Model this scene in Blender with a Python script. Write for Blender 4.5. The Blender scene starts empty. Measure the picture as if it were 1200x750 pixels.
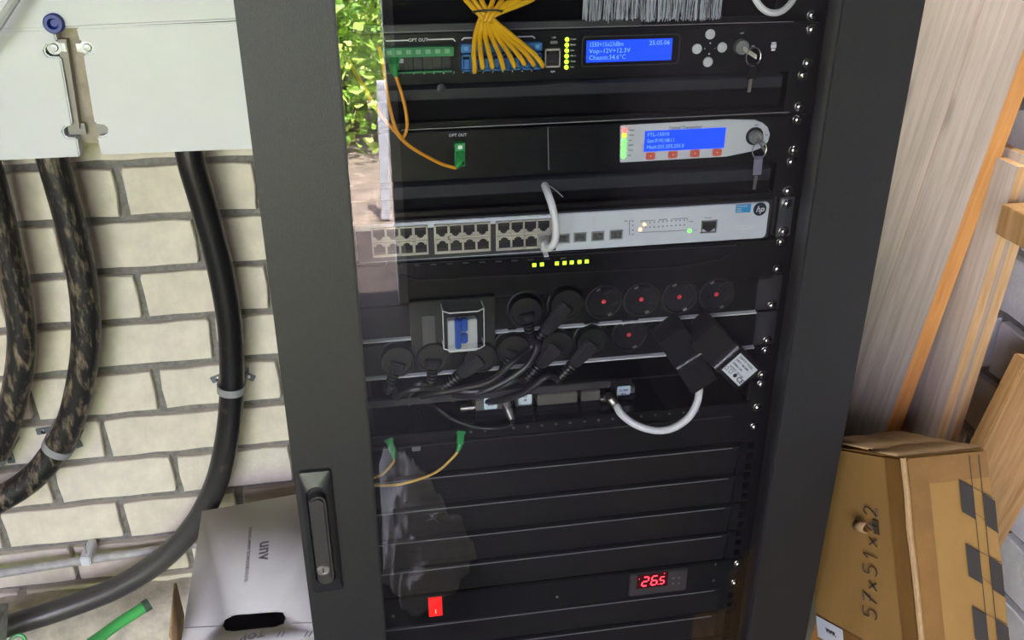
import bpy, bmesh, math, random
from mathutils import Vector, Matrix
random.seed(7)
sc = bpy.context.scene
col = sc.collection

# ------------------------------------------------------------------ camera
FPX = 1078.2
CAM = Vector((-0.2111, -0.8719, 0.1330))
YAW, PITCH = 0.16881, 0.45484
FW = Vector((math.sin(YAW)*math.cos(PITCH), math.cos(YAW)*math.cos(PITCH), -math.sin(PITCH)))
RT = Vector((math.cos(YAW), -math.sin(YAW), 0)); UP = RT.cross(FW)
cd = bpy.data.cameras.new('camera'); cam = bpy.data.objects.new('camera', cd); col.objects.link(cam)
cd.sensor_width = 36; cd.lens = FPX/1200*36; cd.clip_start = .02; cd.clip_end = 200
cam.matrix_world = Matrix(((RT.x, UP.x, -FW.x, CAM.x), (RT.y, UP.y, -FW.y, CAM.y), (RT.z, UP.z, -FW.z, CAM.z), (0, 0, 0, 1)))
sc.camera = cam
# ------------------------------------------------------------------ world, sun, exposure
w = bpy.data.worlds.new('sky'); sc.world = w; w.use_nodes = True
nt = w.node_tree; bg = nt.nodes['Background']
bg.inputs[0].default_value = (.965, .915, 1.19, 1); bg.inputs[1].default_value = 7.8      # bright hazy sky, even in all directions
sl = bpy.data.lights.new('sun', 'SUN'); sl.energy = 38; sl.angle = math.radians(2); sl.color = (1, .97, .95)
so = bpy.data.objects.new('sun', sl); col.objects.link(so)
so.rotation_euler = Vector((-.12, -.30, -.94)).to_track_quat('-Z', 'Y').to_euler()
VS = sc.view_settings; VS.view_transform = 'Standard'; VS.look = 'None'; VS.gamma = 1; VS.use_curve_mapping = False
VS.exposure = 0.98
sc.cycles.use_denoising = True; sc.cycles.max_bounces = 10; sc.cycles.diffuse_bounces = 5; sc.cycles.transparent_max_bounces = 16
sc.cycles.sample_clamp_indirect = 12; sc.cycles.caustics_reflective = False; sc.cycles.caustics_refractive = False
# daylight portal in the doorway (sampling aid for the sky light coming through the opening)
FLOOR = -1.35; CEIL = 1.0; YB = .68; XR = .655; XL = -2.4; YF = -2.5; XJ = -.065
pl = bpy.data.lights.new('doorway_portal', 'AREA'); pl.shape = 'RECTANGLE'; pl.size = 1.9; pl.size_y = 2.1
po = bpy.data.objects.new('doorway_portal', pl); col.objects.link(po); pl.cycles.is_portal = True
po.location = (XJ-.95, YF, FLOOR+1.06); po.rotation_euler = (math.radians(90), 0, 0)

# ------------------------------------------------------------------ placement helpers
def ray(px, py): return FW + RT*((px-600)/FPX) + UP*((375-py)/FPX)
def PY(px, py, y=0.0):
    d = ray(px, py); return CAM + d*((y-CAM.y)/d.y)
def PX(px, py, x):
    d = ray(px, py); return CAM + d*((x-CAM.x)/d.x)
def PZ(px, py, z):
    d = ray(px, py); return CAM + d*((z-CAM.z)/d.z)
def fc(px, py, wpx, hpx, y=0.0):
    c = PY(px, py, y); a = PY(px-wpx/2, py, y); b = PY(px+wpx/2, py, y)
    t = PY(px, py-hpx/2, y); u = PY(px, py+hpx/2, y)
    return c.x, c.z, abs(b.x-a.x)/2, abs(t.z-u.z)/2
U = .04445

# ------------------------------------------------------------------ materials
MATS = {}
def mat(name, color, rough=.5, metal=0., var=0., vscale=20., bump=0., bscale=60., stretch=(1, 1, 1), col2=None, emit=0., spec=.5, coat=0., lo=.35, hi=.65):
    if name in MATS: return MATS[name]
    m = bpy.data.materials.new(name); m.use_nodes = True; MATS[name] = m
    n = m.node_tree.nodes; L = m.node_tree.links; b = n['Principled BSDF']
    b.inputs['Roughness'].default_value = rough; b.inputs['Metallic'].default_value = metal
    b.inputs['Specular IOR Level'].default_value = spec; b.inputs['Coat Weight'].default_value = coat
    c = tuple(color)+(1,)
    b.inputs['Base Color'].default_value = c
    tc = n.new('ShaderNodeTexCoord'); mp = n.new('ShaderNodeMapping'); mp.inputs['Scale'].default_value = stretch
    L.new(tc.outputs['Object'], mp.inputs[0])
    if var or col2:
        t = n.new('ShaderNodeTexNoise'); t.inputs['Scale'].default_value = vscale; t.inputs['Detail'].default_value = 6; t.inputs['Roughness'].default_value = .62
        L.new(mp.outputs[0], t.inputs[0])
        r = n.new('ShaderNodeValToRGB'); L.new(t.outputs[0], r.inputs[0])
        c2 = tuple(col2)+(1,) if col2 else tuple(min(1, v*(1+var)) for v in color)+(1,)
        c1 = c if col2 else tuple(v*(1-var) for v in color)+(1,)
        r.color_ramp.elements[0].position = lo; r.color_ramp.elements[1].position = hi
        r.color_ramp.elements[0].color = c1; r.color_ramp.elements[1].color = c2
        L.new(r.outputs[0], b.inputs['Base Color'])
    if bump:
        t2 = n.new('ShaderNodeTexNoise'); t2.inputs['Scale'].default_value = bscale; t2.inputs['Detail'].default_value = 4
        L.new(mp.outputs[0], t2.inputs[0])
        bp = n.new('ShaderNodeBump'); bp.inputs['Strength'].default_value = bump; bp.inputs['Distance'].default_value = .002
        L.new(t2.outputs[0], bp.inputs['Height']); L.new(bp.outputs[0], b.inputs['Normal'])
    if emit:
        b.inputs['Emission Color'].default_value = c; b.inputs['Emission Strength'].default_value = emit
    return m
def wood(name, c1, c2, rough=.65, scale=9, knots=True):
    m = bpy.data.materials.new(name); m.use_nodes = True; MATS[name] = m
    n = m.node_tree.nodes; L = m.node_tree.links; b = n['Principled BSDF']; b.inputs['Roughness'].default_value = rough
    b.inputs['Specular IOR Level'].default_value = .3
    tc = n.new('ShaderNodeTexCoord'); mp = n.new('ShaderNodeMapping'); mp.inputs['Scale'].default_value = (1, 1, .07)
    L.new(tc.outputs['Object'], mp.inputs[0])
    ns = n.new('ShaderNodeTexNoise'); ns.inputs['Scale'].default_value = scale; ns.inputs['Detail'].default_value = 3; L.new(mp.outputs[0], ns.inputs[0])
    ad = n.new('ShaderNodeVectorMath'); ad.operation = 'MULTIPLY_ADD'
    L.new(ns.outputs['Color'], ad.inputs[0]); ad.inputs[1].default_value = (.12, .12, .12); L.new(mp.outputs[0], ad.inputs[2])
    wv = n.new('ShaderNodeTexNoise'); wv.inputs['Scale'].default_value = scale*7; wv.inputs['Detail'].default_value = 5; wv.inputs['Roughness'].default_value = .7
    L.new(ad.outputs[0], wv.inputs[0])
    r = n.new('ShaderNodeValToRGB'); r.color_ramp.elements[0].position = .32; r.color_ramp.elements[1].position = .66
    r.color_ramp.elements[0].color = c1+(1,); r.color_ramp.elements[1].color = c2+(1,)
    L.new(wv.outputs[0], r.inputs[0])
    src = r.outputs[0]
    if knots:
        mk = n.new('ShaderNodeMapping'); mk.inputs['Scale'].default_value = (1, 1, .45); L.new(tc.outputs['Object'], mk.inputs[0])
        vo = n.new('ShaderNodeTexVoronoi'); vo.inputs['Scale'].default_value = 7.5; L.new(mk.outputs[0], vo.inputs[0])
        kr = n.new('ShaderNodeValToRGB'); kr.color_ramp.elements[0].position = .05; kr.color_ramp.elements[1].position = .13
        kr.color_ramp.elements[0].color = (1, 1, 1, 1); kr.color_ramp.elements[1].color = (0, 0, 0, 1); L.new(vo.outputs['Distance'], kr.inputs[0])
        mx = n.new('ShaderNodeMix'); mx.data_type = 'RGBA'; L.new(kr.outputs[0], mx.inputs['Factor']); L.new(src, mx.inputs['A'])
        mx.inputs['B'].default_value = tuple(v*.45 for v in c1)+(1,); src = mx.outputs['Result']
    L.new(src, b.inputs['Base Color'])
    bp = n.new('ShaderNodeBump'); bp.inputs['Strength'].default_value = .25; bp.inputs['Distance'].default_value = .002
    L.new(wv.outputs[0], bp.inputs['Height']); L.new(bp.outputs[0], b.inputs['Normal'])
    return m
def glass(name, f0=.045, tint=(.9, .92, .92), rough=0.):
    m = bpy.data.materials.new(name); m.use_nodes = True; MATS[name] = m
    n = m.node_tree.nodes; L = m.node_tree.links; n.remove(n['Principled BSDF']); out = n['Material Output']
    g = n.new('ShaderNodeNewGeometry'); d = n.new('ShaderNodeVectorMath'); d.operation = 'DOT_PRODUCT'
    L.new(g.outputs['Incoming'], d.inputs[0]); L.new(g.outputs['Normal'], d.inputs[1])
    def mth(op, a, bb):
        q = n.new('ShaderNodeMath'); q.operation = op
        for i, v in enumerate((a, bb)):
            if v is None: continue
            if isinstance(v, (int, float)): q.inputs[i].default_value = v
            else: L.new(v, q.inputs[i])
        return q.outputs[0]
    c = mth('ABSOLUTE', d.outputs['Value'], None); c = mth('SUBTRACT', 1., c); c = mth('POWER', c, 5.)
    c = mth('MULTIPLY', c, 1-f0); c = mth('ADD', c, f0)
    t = n.new('ShaderNodeBsdfTransparent'); t.inputs[0].default_value = tint+(1,)
    gl = n.new('ShaderNodeBsdfGlossy'); gl.inputs['Roughness'].default_value = rough
    mx = n.new('ShaderNodeMixShader'); L.new(c, mx.inputs[0]); L.new(t.outputs[0], mx.inputs[1]); L.new(gl.outputs[0], mx.inputs[2])
    L.new(mx.outputs[0], out.inputs[0]); return m

BLK = mat('black_powder_coat', (.0125, .013, .0150), .42, var=.15, vscale=300, bump=.25, bscale=900)
BLKP = mat('black_panel', (.007, .007, .0085), .34, spec=.3, var=.15, vscale=60, bump=.05, bscale=700)
BLKF = mat('brushed_black_face', (.007, .0075, .0095), .32, spec=.3, var=.4, vscale=40, stretch=(1, 1, 14))
BLKG = mat('glossy_black', (.010, .010, .012), .18)
BLKR = mat('black_rubber', (.007, .007, .008), .42)
BLKI = mat('interior_black', (.004, .004, .005), .6, spec=.1)
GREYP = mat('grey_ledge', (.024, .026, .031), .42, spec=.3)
GREYD = mat('dark_grey', (.030, .030, .033), .5)
EDGE = mat('highlight_and_seam_grey', (.20, .20, .21), .4)  # light grey that paints highlights along top edges; also colours one seam
CHROME = mat('zinc_screw', (.72, .72, .70), .22, 1.)
ZINC = mat('galvanised', (.40, .41, .42), .5, 1., var=.25, vscale=80)
NICK = mat('nickel', (.62, .60, .56), .3, 1.)
WHITE = mat('white_plastic', (.68, .695, .73), .35, var=.03, vscale=6)
WHITEC = mat('white_cable', (.74, .75, .77), .4)
WPRINT = mat('white_print', (.85, .86, .9), .6)
DPRINT = mat('dark_print', (.02, .02, .022), .6)
GPRINT = mat('grey_print', (.12, .12, .13), .6)
SILVER = mat('silver_face', (.60, .64, .71), .4, .0, var=.04, vscale=40)
PLATE = mat('pale_plate', (.58, .61, .66), .4)
BEIGE = mat('port_frame', (.50, .47, .42), .4, .3)
PORTD = mat('port_dark', (.006, .006, .007), .5)
GREEN = mat('green_adapter', (.03, .24, .09), .4)
GREENC = mat('green_connector', (.025, .30, .08), .35)
BLUE = mat('blue_adapter', (.03, .16, .42), .4)
BLUET = mat('blue_toggle', (.02, .09, .45), .35)
YEL = mat('yellow_fibre', (.78, .45, .012), .4)
ORG = mat('orange_fibre', (.70, .30, .02), .4)
LEDY = mat('led_yellow_green', (.48, .90, .03), .4, emit=1.15)
LEDG = mat('led_green', (.12, 1., .10), .4, emit=1.6)
LEDR = mat('led_red', (1., .06, .05), .4, emit=3.0)
LEDO = mat('led_orange', (1., .42, .22), .4, emit=1.4)
LCD = mat('lcd_blue', (.008, .05, .80), .3, emit=.78)
LCDT = mat('lcd_text', (.12, .25, 1.), .3, emit=.9)
REDSW = mat('red_rocker', (.95, .012, .012), .35, emit=.5)
REDT = mat('red_legend', (1., .25, .12), .35, emit=1.6)
SEG = mat('red_segment', (1., .03, .05), .35, emit=3.2)
REDDOT = mat('red_shutter', (.75, .05, .08), .4)
ORBTN = mat('orange_button', (.70, .13, .08), .45)
BTNW = mat('grey_button', (.60, .63, .64), .5)
HPB = mat('logo_dark', (.012, .018, .03), .5)
CYAN = mat('cyan_tag', (.03, .30, .62), .5)
STICK = mat('sticker_white', (.66, .70, .74), .55)
STICKB = mat('sticker_blue', (.35, .62, .80), .5)
MORTAR = mat('mortar', (.22, .21, .19), .9, var=.22, vscale=90, bump=.6, bscale=220)
BRICKM = [mat('cream_brick_%d' % i, c, .85, var=.09, vscale=22, bump=.5, bscale=160) for i, c in enumerate([(.73, .665, .54), (.75, .69, .575), (.70, .63, .50), (.74, .675, .555)])]
BRICKW = [mat('pale_brick_%d' % i, c, .85, var=.10, vscale=22, bump=.5, bscale=160) for i, c in enumerate([(.70, .71, .72), (.74, .75, .77), (.66, .66, .66)])]
CARD = mat('brown_cardboard', (.32, .185, .055), .7, var=.10, vscale=14, stretch=(1, 1, .3), spec=.3)
CARDT = mat('brown_tape', (.23, .12, .033), .32, var=.12, vscale=30)
CARDE = mat('cardboard_edge', (.38, .25, .115), .8, var=.15, vscale=60)
GCARD = mat('grey_cardboard', (.63, .605, .60), .55, var=.05, vscale=10)
CHECK = mat('black_check', (.035, .03, .026), .6)
INK = mat('marker_ink', (.03, .028, .03), .6)
DUCT = mat('black_duct', (.012, .012, .013), .32, col2=(.10, .085, .06), vscale=26, stretch=(1, 1, .6), lo=.60, hi=.75, bump=.15, bscale=150)
DUCTD = mat('dirty_black_duct', (.014, .014, .014), .4, col2=(.26, .20, .125), vscale=75, stretch=(1.3, 1.3, .4), lo=.50, hi=.70, bump=.25, bscale=150)
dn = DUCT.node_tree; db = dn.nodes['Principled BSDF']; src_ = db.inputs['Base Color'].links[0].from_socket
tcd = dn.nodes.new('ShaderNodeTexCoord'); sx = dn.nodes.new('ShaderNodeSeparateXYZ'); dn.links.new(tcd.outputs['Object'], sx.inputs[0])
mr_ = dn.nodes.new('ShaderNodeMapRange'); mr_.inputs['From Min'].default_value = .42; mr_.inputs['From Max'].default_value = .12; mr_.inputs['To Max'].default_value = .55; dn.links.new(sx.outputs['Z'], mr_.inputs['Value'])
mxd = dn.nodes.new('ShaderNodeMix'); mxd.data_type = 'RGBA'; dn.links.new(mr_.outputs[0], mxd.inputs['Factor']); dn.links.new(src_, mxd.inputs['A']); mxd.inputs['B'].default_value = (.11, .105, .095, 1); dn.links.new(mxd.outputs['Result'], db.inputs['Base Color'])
DUCTG = mat('dusty_duct', (.05, .05, .05), .5, col2=(.17, .155, .13), vscale=30, lo=.42, hi=.62, bump=.2, bscale=150)
GREYC = mat('grey_clamp', (.30, .30, .30), .5)
PVC = mat('grey_pvc', (.42, .41, .39), .5, var=.2, vscale=40)
HOSE = mat('green_hose', (.07, .42, .10), .35)
BLUEP = mat('blue_plug', (.02, .04, .28), .4)
SLOT = mat('slot_plastic', (.40, .34, .26), .6, var=.25, vscale=25)
CLAY = mat('rough_concrete', (.52, .47, .38), .95, var=.22, vscale=26, bump=1., bscale=70)
FLOORM = mat('concrete_floor', (.032, .030, .028), .85, var=.2, vscale=12, bump=.4, bscale=90)
PALEW = mat('pale_wall', (.42, .39, .34), .9, var=.1, vscale=8)
DARKW = mat('dark_boarding', (.020, .0155, .012), .8, var=.3, vscale=10)
DIRT = mat('garden_soil', (.22, .17, .125), .95, var=.35, vscale=9, bump=1, bscale=40)
LEAFS = [mat('leaf_%d' % i, c, .5) for i, c in enumerate([(.30, .52, .06), (.46, .66, .10), (.20, .40, .05), (.55, .70, .16)])]
STEM = mat('stem', (.14, .10, .05), .8)
GREYW = wood('weathered_wood', (.34, .29, .245), (.52, .455, .39), .75)
ORW = wood('sawn_orange_wood', (.46, .19, .05), (.66, .33, .11), .6, knots=False)
PALEWD = wood('pale_sawn_wood', (.42, .25, .11), (.66, .45, .24), .6, knots=False)
BROWNW = wood('brown_wood', (.26, .14, .05), (.45, .27, .12), .6)
LATH = wood('lath_wood', (.30, .19, .08), (.46, .32, .16), .7, knots=False)
GLASS = glass('door_glass', .065, (.94, .945, .95))
CLEAR = glass('clear_cover', .07, (.92, .94, .95), .03)

# ------------------------------------------------------------------ mesh helpers
class MB:
    def __init__(s): s.v = []; s.f = []; s.m = []
    def add(s, vs, fs, mi=0):
        o = len(s.v); s.v += [Vector(v) for v in vs]; s.f += [tuple(o+i for i in f) for f in fs]; s.m += [mi]*len(fs); return s
    def obox(s, c, ax, ay, az, mi=0):
        c = Vector(c); ax, ay, az = Vector(ax), Vector(ay), Vector(az)
        if ax.cross(ay).dot(az) < 0: ax = -ax
        vs = [c+ax*i+ay*j+az*k for k in (-1, 1) for j in (-1, 1) for i in (-1, 1)]
        return s.add(vs, [(0, 2, 3, 1), (4, 5, 7, 6), (0, 1, 5, 4), (2, 6, 7, 3), (0, 4, 6, 2), (1, 3, 7, 5)], mi)
    def box(s, a, b, mi=0):
        a, b = Vector(a), Vector(b); c = (a+b)/2; h = (b-a)/2
        return s.obox(c, (abs(h.x), 0, 0), (0, abs(h.y), 0), (0, 0, abs(h.z)), mi)
    def cyl(s, p0, p1, r0, r1=None, n=16, caps=True, mi=0):
        p0, p1 = Vector(p0), Vector(p1); r1 = r0 if r1 is None else r1
        d = (p1-p0).normalized(); a = d.orthogonal().normalized(); b = d.cross(a)
        vs = []
        for p, r in ((p0, r0), (p1, r1)):
            for i in range(n):
                t = 2*math.pi*i/n; vs.append(p+(a*math.cos(t)+b*math.sin(t))*r)
        fs = [(i, (i+1) % n, n+(i+1) % n, n+i) for i in range(n)]
        if caps: fs += [tuple(range(n))[::-1], tuple(range(n, 2*n))]
        return s.add(vs, fs, mi)
    def lathe(s, o, d, prof, n=20, mi=0):      # prof: (distance along d, radius)
        o, d = Vector(o), Vector(d).normalized(); a = d.orthogonal().normalized(); b = d.cross(a); vs = []; fs = []
        for h, r in prof:
            for i in range(n):
                t = 2*math.pi*i/n; vs.append(o+d*h+(a*math.cos(t)+b*math.sin(t))*max(r, 1e-5))
        for k in range(len(prof)-1):
            for i in range(n): fs.append((k*n+i, k*n+(i+1) % n, (k+1)*n+(i+1) % n, (k+1)*n+i))
        return s.add(vs, fs, mi)
    def torus(s, c, nrm, R, r, n=24, k=8, mi=0, a0=0., a1=2*math.pi):
        c, d = Vector(c), Vector(nrm).normalized(); a = d.orthogonal().normalized(); b = d.cross(a)
        pts = [c+(a*math.cos(a0+(a1-a0)*i/n)+b*math.sin(a0+(a1-a0)*i/n))*R for i in range(n+1)]
        return s.tube(pts, r, k, mi=mi, caps=False)
    def tube(s, pts, r, n=8, mi=0, caps=True):
        pts = [Vector(p) for p in pts]; N = len(pts); rr = r if isinstance(r, (list, tuple)) else [r]*N
        t = (pts[1]-pts[0]).normalized(); a = t.orthogonal().normalized(); vs = []
        for i in range(N):
            t = (pts[min(i+1, N-1)]-pts[max(i-1, 0)]).normalized()
            a = (a-t*a.dot(t)); a = a.normalized() if a.length > 1e-6 else t.orthogonal().normalized(); b = t.cross(a)
            for j in range(n):
                q = 2*math.pi*j/n; vs.append(pts[i]+(a*math.cos(q)+b*math.sin(q))*rr[i])
        fs = [(i*n+j, i*n+(j+1) % n, (i+1)*n+(j+1) % n, (i+1)*n+j) for i in range(N-1) for j in range(n)]
        if caps: fs += [tuple(range(n))[::-1], tuple((N-1)*n+j for j in range(n))]
        return s.add(vs, fs, mi)
    def prism(s, poly, ex, ey, ez, o, h0, h1, mi=0):   # 2D poly in (ex, ey), extruded along ez
        o, ex, ey, ez = Vector(o), Vector(ex), Vector(ey), Vector(ez); n = len(poly)
        vs = [o+ex*x+ey*y+ez*h for h in (h0, h1) for x, y in poly]
        fs = [tuple(range(n))[::-1], tuple(range(n, 2*n))]+[(i, (i+1) % n, n+(i+1) % n, n+i) for i in range(n)]
        return s.add(vs, fs, mi)
    def panel(s, x0, x1, z0, z1, y0, y1, mi=0): return s.box((x0, y0, z0), (x1, y1, z1), mi)
def spline(pts, k=7):
    pts = [Vector(p) for p in pts]; P = [2*pts[0]-pts[1]]+pts+[2*pts[-1]-pts[-2]]; out = []
    for i in range(1, len(P)-2):
        a, b, c, d = P[i-1:i+3]
        for j in range(k):
            t = j/k; out.append(.5*((2*b)+(c-a)*t+(2*a-5*b+4*c-d)*t*t+(-a+3*b-3*c+d)*t**3))
    out.append(pts[-1]); return out
def rrect(hw, hh, r, k=4):
    out = []
    for cx, cy, a in ((hw-r, hh-r, 0), (-hw+r, hh-r, 90), (-hw+r, -hh+r, 180), (hw-r, -hh+r, 270)):
        for i in range(k+1):
            t = math.radians(a+90*i/k); out.append((cx+r*math.cos(t), cy+r*math.sin(t)))
    return out
XV, YV, ZV = Vector((1, 0, 0)), Vector((0, 1, 0)), Vector((0, 0, 1))

def offset(p):
    v = Vector((0, 0, 0))
    while p is not None: v = v+p.location; p = p.parent
    return v
def mesh(name, mb, mats, off, bevel=0., seg=2, ang=38):
    me = bpy.data.meshes.new(name); me.from_pydata([tuple(v-off) for v in mb.v], [], mb.f)
    for m in (mats if isinstance(mats, (list, tuple)) else [mats]): me.materials.append(m)
    me.polygons.foreach_set('material_index', mb.m)
    bm = bmesh.new(); bm.from_mesh(me)
    bmesh.ops.recalc_face_normals(bm, faces=bm.faces)
    if bevel:
        es = [e for e in bm.edges if len(e.link_faces) == 2 and e.calc_face_angle(0) > math.radians(40)]
        bmesh.ops.bevel(bm, geom=es, offset=bevel, segments=seg, affect='EDGES', clamp_overlap=True)
    bm.to_mesh(me); bm.free(); me.shade_smooth(); me.set_sharp_from_angle(angle=math.radians(ang)); return me
def tag(o, label=None, cat=None, group=None, kind=None):
    for k, v in (('label', label), ('category', cat), ('group', group), ('kind', kind)):
        if v: o[k] = v
    return o
def build(name, mb, mats, parent=None, label=None, cat=None, group=None, kind=None, bevel=0., seg=2, ang=38, loc=None):
    if loc is None:
        loc = Vector((0, 0, 0))
        if parent is None:
            n = len(mb.v); loc = Vector((sum(v.x for v in mb.v)/n, sum(v.y for v in mb.v)/n, min(v.z for v in mb.v)))
    off = offset(parent)+Vector(loc)
    o = bpy.data.objects.new(name, mesh(name, mb, mats, off, bevel, seg, ang)); col.objects.link(o)
    o.location = loc; o.parent = parent; return tag(o, label, cat, group, kind)
def thing(name, loc, label, cat, group=None):
    o = bpy.data.objects.new(name, None); col.objects.link(o); o.location = loc; o.empty_display_size = .02
    return tag(o, label, cat, group)
def inst(name, me, parent, pos, rot=None):
    o = bpy.data.objects.new(name, me); col.objects.link(o); o.parent = parent; o.location = Vector(pos)-offset(parent)
    if rot: o.rotation_euler = rot
    return o
TEXTS = []
def text(s, org, h, m, parent, right=XV, up=ZV, name='lettering', align='CENTER', ext=.00015, wx=1., shear=0., bold=0.):
    c = bpy.data.curves.new('txt', 'FONT'); c.body = s; c.size = h/.7; c.align_x = align; c.align_y = 'CENTER'; c.extrude = ext; c.resolution_u = 2; c.shear = shear; c.offset = bold
    o = bpy.data.objects.new('txt', c); col.objects.link(o)
    TEXTS.append((o, name, Vector(org), Vector(right).normalized()*wx, Vector(up).normalized(), m, parent))
def ptext(s, px, py, hmm, m, parent, y, **k): text(s, PY(px, py, y), hmm/1000, m, parent, **k)
def finish_texts():
    bpy.context.view_layer.update(); dg = bpy.context.evaluated_depsgraph_get(); res = []
    for o, name, org, r, u, m, p in TEXTS: res.append(bpy.data.meshes.new_from_object(o.evaluated_get(dg)))
    for (o, name, org, r, u, m, p), me in zip(TEXTS, res):
        n = r.cross(u).normalized(); off = offset(p)
        for v in me.vertices: v.co = org-off+r*v.co.x+u*v.co.y+n*v.co.z
        me.materials.clear(); me.materials.append(m); me.name = name
        q = bpy.data.objects.new(name, me); col.objects.link(q); q.parent = p
        cu = o.data; bpy.data.objects.remove(o); bpy.data.curves.remove(cu)

# ================================================================== SETTING
def slab(name, a, b, m): return build(name, MB().box(a, b), m, kind='structure')
floor = slab('floor', (XL-.1, YF-.1, FLOOR-.1), (XR+.15, YB+.15, FLOOR), FLOORM)
ceil_ = slab('ceiling', (XL-.1, YF-.12, CEIL), (XR+.15, YB+.15, CEIL+.12), DARKW)
wall_back = slab('wall_back', (XL-.1, YB+.012, FLOOR), (XR+.15, YB+.15, CEIL), MORTAR)
wall_right = slab('wall_right', (XR+.012, -.75, FLOOR), (XR+.15, YB+.012, CEIL), MORTAR)
slab('wall_right_boarding', (XR+.002, YF-.1, FLOOR), (XR+.15, -.751, CEIL), DARKW)
wall_left = slab('wall_left', (XL-.1, YF-.1, FLOOR), (XL, YB+.012, CEIL), PALEW)
wf = MB(); wf.box((XJ, YF-.1, FLOOR), (XR+.012, YF, CEIL)); wf.box((XL, YF-.1, FLOOR+2.12), (XJ, YF, CEIL)); wf.box((XL, YF-.1, FLOOR), (XJ-1.9, YF, FLOOR+2.12))
wall_front = build('wall_front', wf, DARKW, kind='structure')
jb = MB(); jb.box((XJ-.035, YF-.12, FLOOR), (XJ, YF+.03, FLOOR+2.12)); jb.box((XJ-1.9, YF-.12, FLOOR), (XJ-1.865, YF+.03, FLOOR+2.12)); jb.box((XJ-1.9, YF-.12, FLOOR+2.12), (XJ, YF+.03, FLOOR+2.17))
build('trim_1', jb, WHITE, kind='structure', bevel=.003)

# bricks: a handful of shared shapes, one object per brick
COURSE, BL, BH = .0943, .2215, .0800
def brick_mesh(hw, hh, seed, mats):
    rnd = random.Random(seed); mb = MB(); pts = []
    def jit(): return rnd.uniform(-.0020, .0020)
    for t in (-.985, -.6, -.25, .15, .55, .985): pts.append((t*hw, -hh+jit()))
    for t in (-.85, .0, .85): pts.append((hw+jit(), t*hh))
    for t in (.985, .62, .2, -.2, -.6, -.985): pts.append((t*hw, hh+jit()))
    for t in (.85, .0, -.85): pts.append((-hw+jit(), t*hh))
    n = len(pts); vs = [(x, .016, z) for x, z in pts]+[(x, .0012, z) for x, z in pts]+[(x*.985, -.0012+rnd.uniform(-.0006, .0006), z*.965) for x, z in pts]
    fs = [(k*n+i, k*n+(i+1) % n, (k+1)*n+(i+1) % n, (k+1)*n+i) for k in (0, 1) for i in range(n)]+[tuple(range(2*n, 3*n))]
    mb.add(vs, fs); return mesh('brick', mb, mats, Vector((0, 0, 0)), ang=25)
FULL = [brick_mesh((BL-.0125)/2, BH/2, s, BRICKM[s % 4]) for s in range(8)]
WFULL = [brick_mesh((BL-.0125)/2, BH/2, s+20, BRICKW[s % 3]) for s in range(6)]
# back wall: joint grid fitted to the photo
Z0 = PY(130, 258.7, YB).z; XJ0 = PY(62, 566, YB).x
zrow = PY(130, 538.7, YB).z; r0 = round((Z0-zrow)/COURSE)
for r in range(-6, 12):
    zc = Z0-(r+.5)*COURSE
    if zc-BH/2 < FLOOR+.01: break
    sh = 0 if (r-r0) % 2 == 0 else .5
    for c in range(-5, 4):
        xc = XJ0+(c+.5+sh+random.uniform(-.01, .01))*BL
        if xc > -.12 or xc < -1.75: continue
        inst('brick', random.choice(FULL), wall_back, (xc, YB, zc+random.uniform(-.002, .002)), (0, random.uniform(-.006, .006), 0))
# right wall bricks
ZR0 = PX(1184, 378, XR).z
for r in range(-6, 5):
    zc = ZR0-(r+.5)*COURSE
    sh = .25 if r % 2 else .75
    for c in range(-4, 3):
        yc = .10+(c+sh)*BL
        if yc > .60 or yc < -.7: continue
        inst('brick', random.choice(WFULL), wall_right, (XR, yc, zc), (0, 0, -math.pi/2))

# rough concrete footing along the back wall
def rough_block(name, x0, x1, y0, y1, z0, z1, m, amp, nx, ny, seed, **kw):
    rnd = random.Random(seed); mb = MB(); g = {}
    prof = [(y1, z1), (y0+(y1-y0)*.5, z1-.004), (y0+.01, z1-.012), (y0, z1-.04), (y0-.012, (z0+z1)/2), (y0-.015, z0)]
    vs = []; fs = []; K = len(prof)
    for i in range(nx+1):
        for y, z in prof: vs.append((x0+(x1-x0)*i/nx, y+rnd.uniform(-amp, amp), z+rnd.uniform(-amp, amp)*(z > z0)))
    for i in range(nx):
        for k in range(K-1): fs.append((i*K+k, (i+1)*K+k, (i+1)*K+k+1, i*K+k+1))
    mb.add(vs, fs); return build(name, mb, m, ang=80, **kw)
rough_block('trim_2', XL+.05, -.32, .575, YB+.01, FLOOR, PY(210, 708, .60).z, CLAY, .006, 60, 6, 3, kind='structure')

# unseen batten lamp added above the rack to brighten the leaning boards
lt = thing('added_ceiling_lamp', (.2, .2, CEIL-.06), 'added white batten lamp above the rack, unseen, brightening the leaning boards', 'lamp')
build('housing', MB().box((.16, -.11, CEIL-.04), (.24, .51, CEIL)), WHITE, lt, bevel=.003)
build('diffuser', MB().box((.17, -.10, CEIL-.075), (.23, .50, CEIL-.041)), mat('lamp_diffuser', (1., .94, .88), .5, emit=92), lt, bevel=.004)

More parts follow.
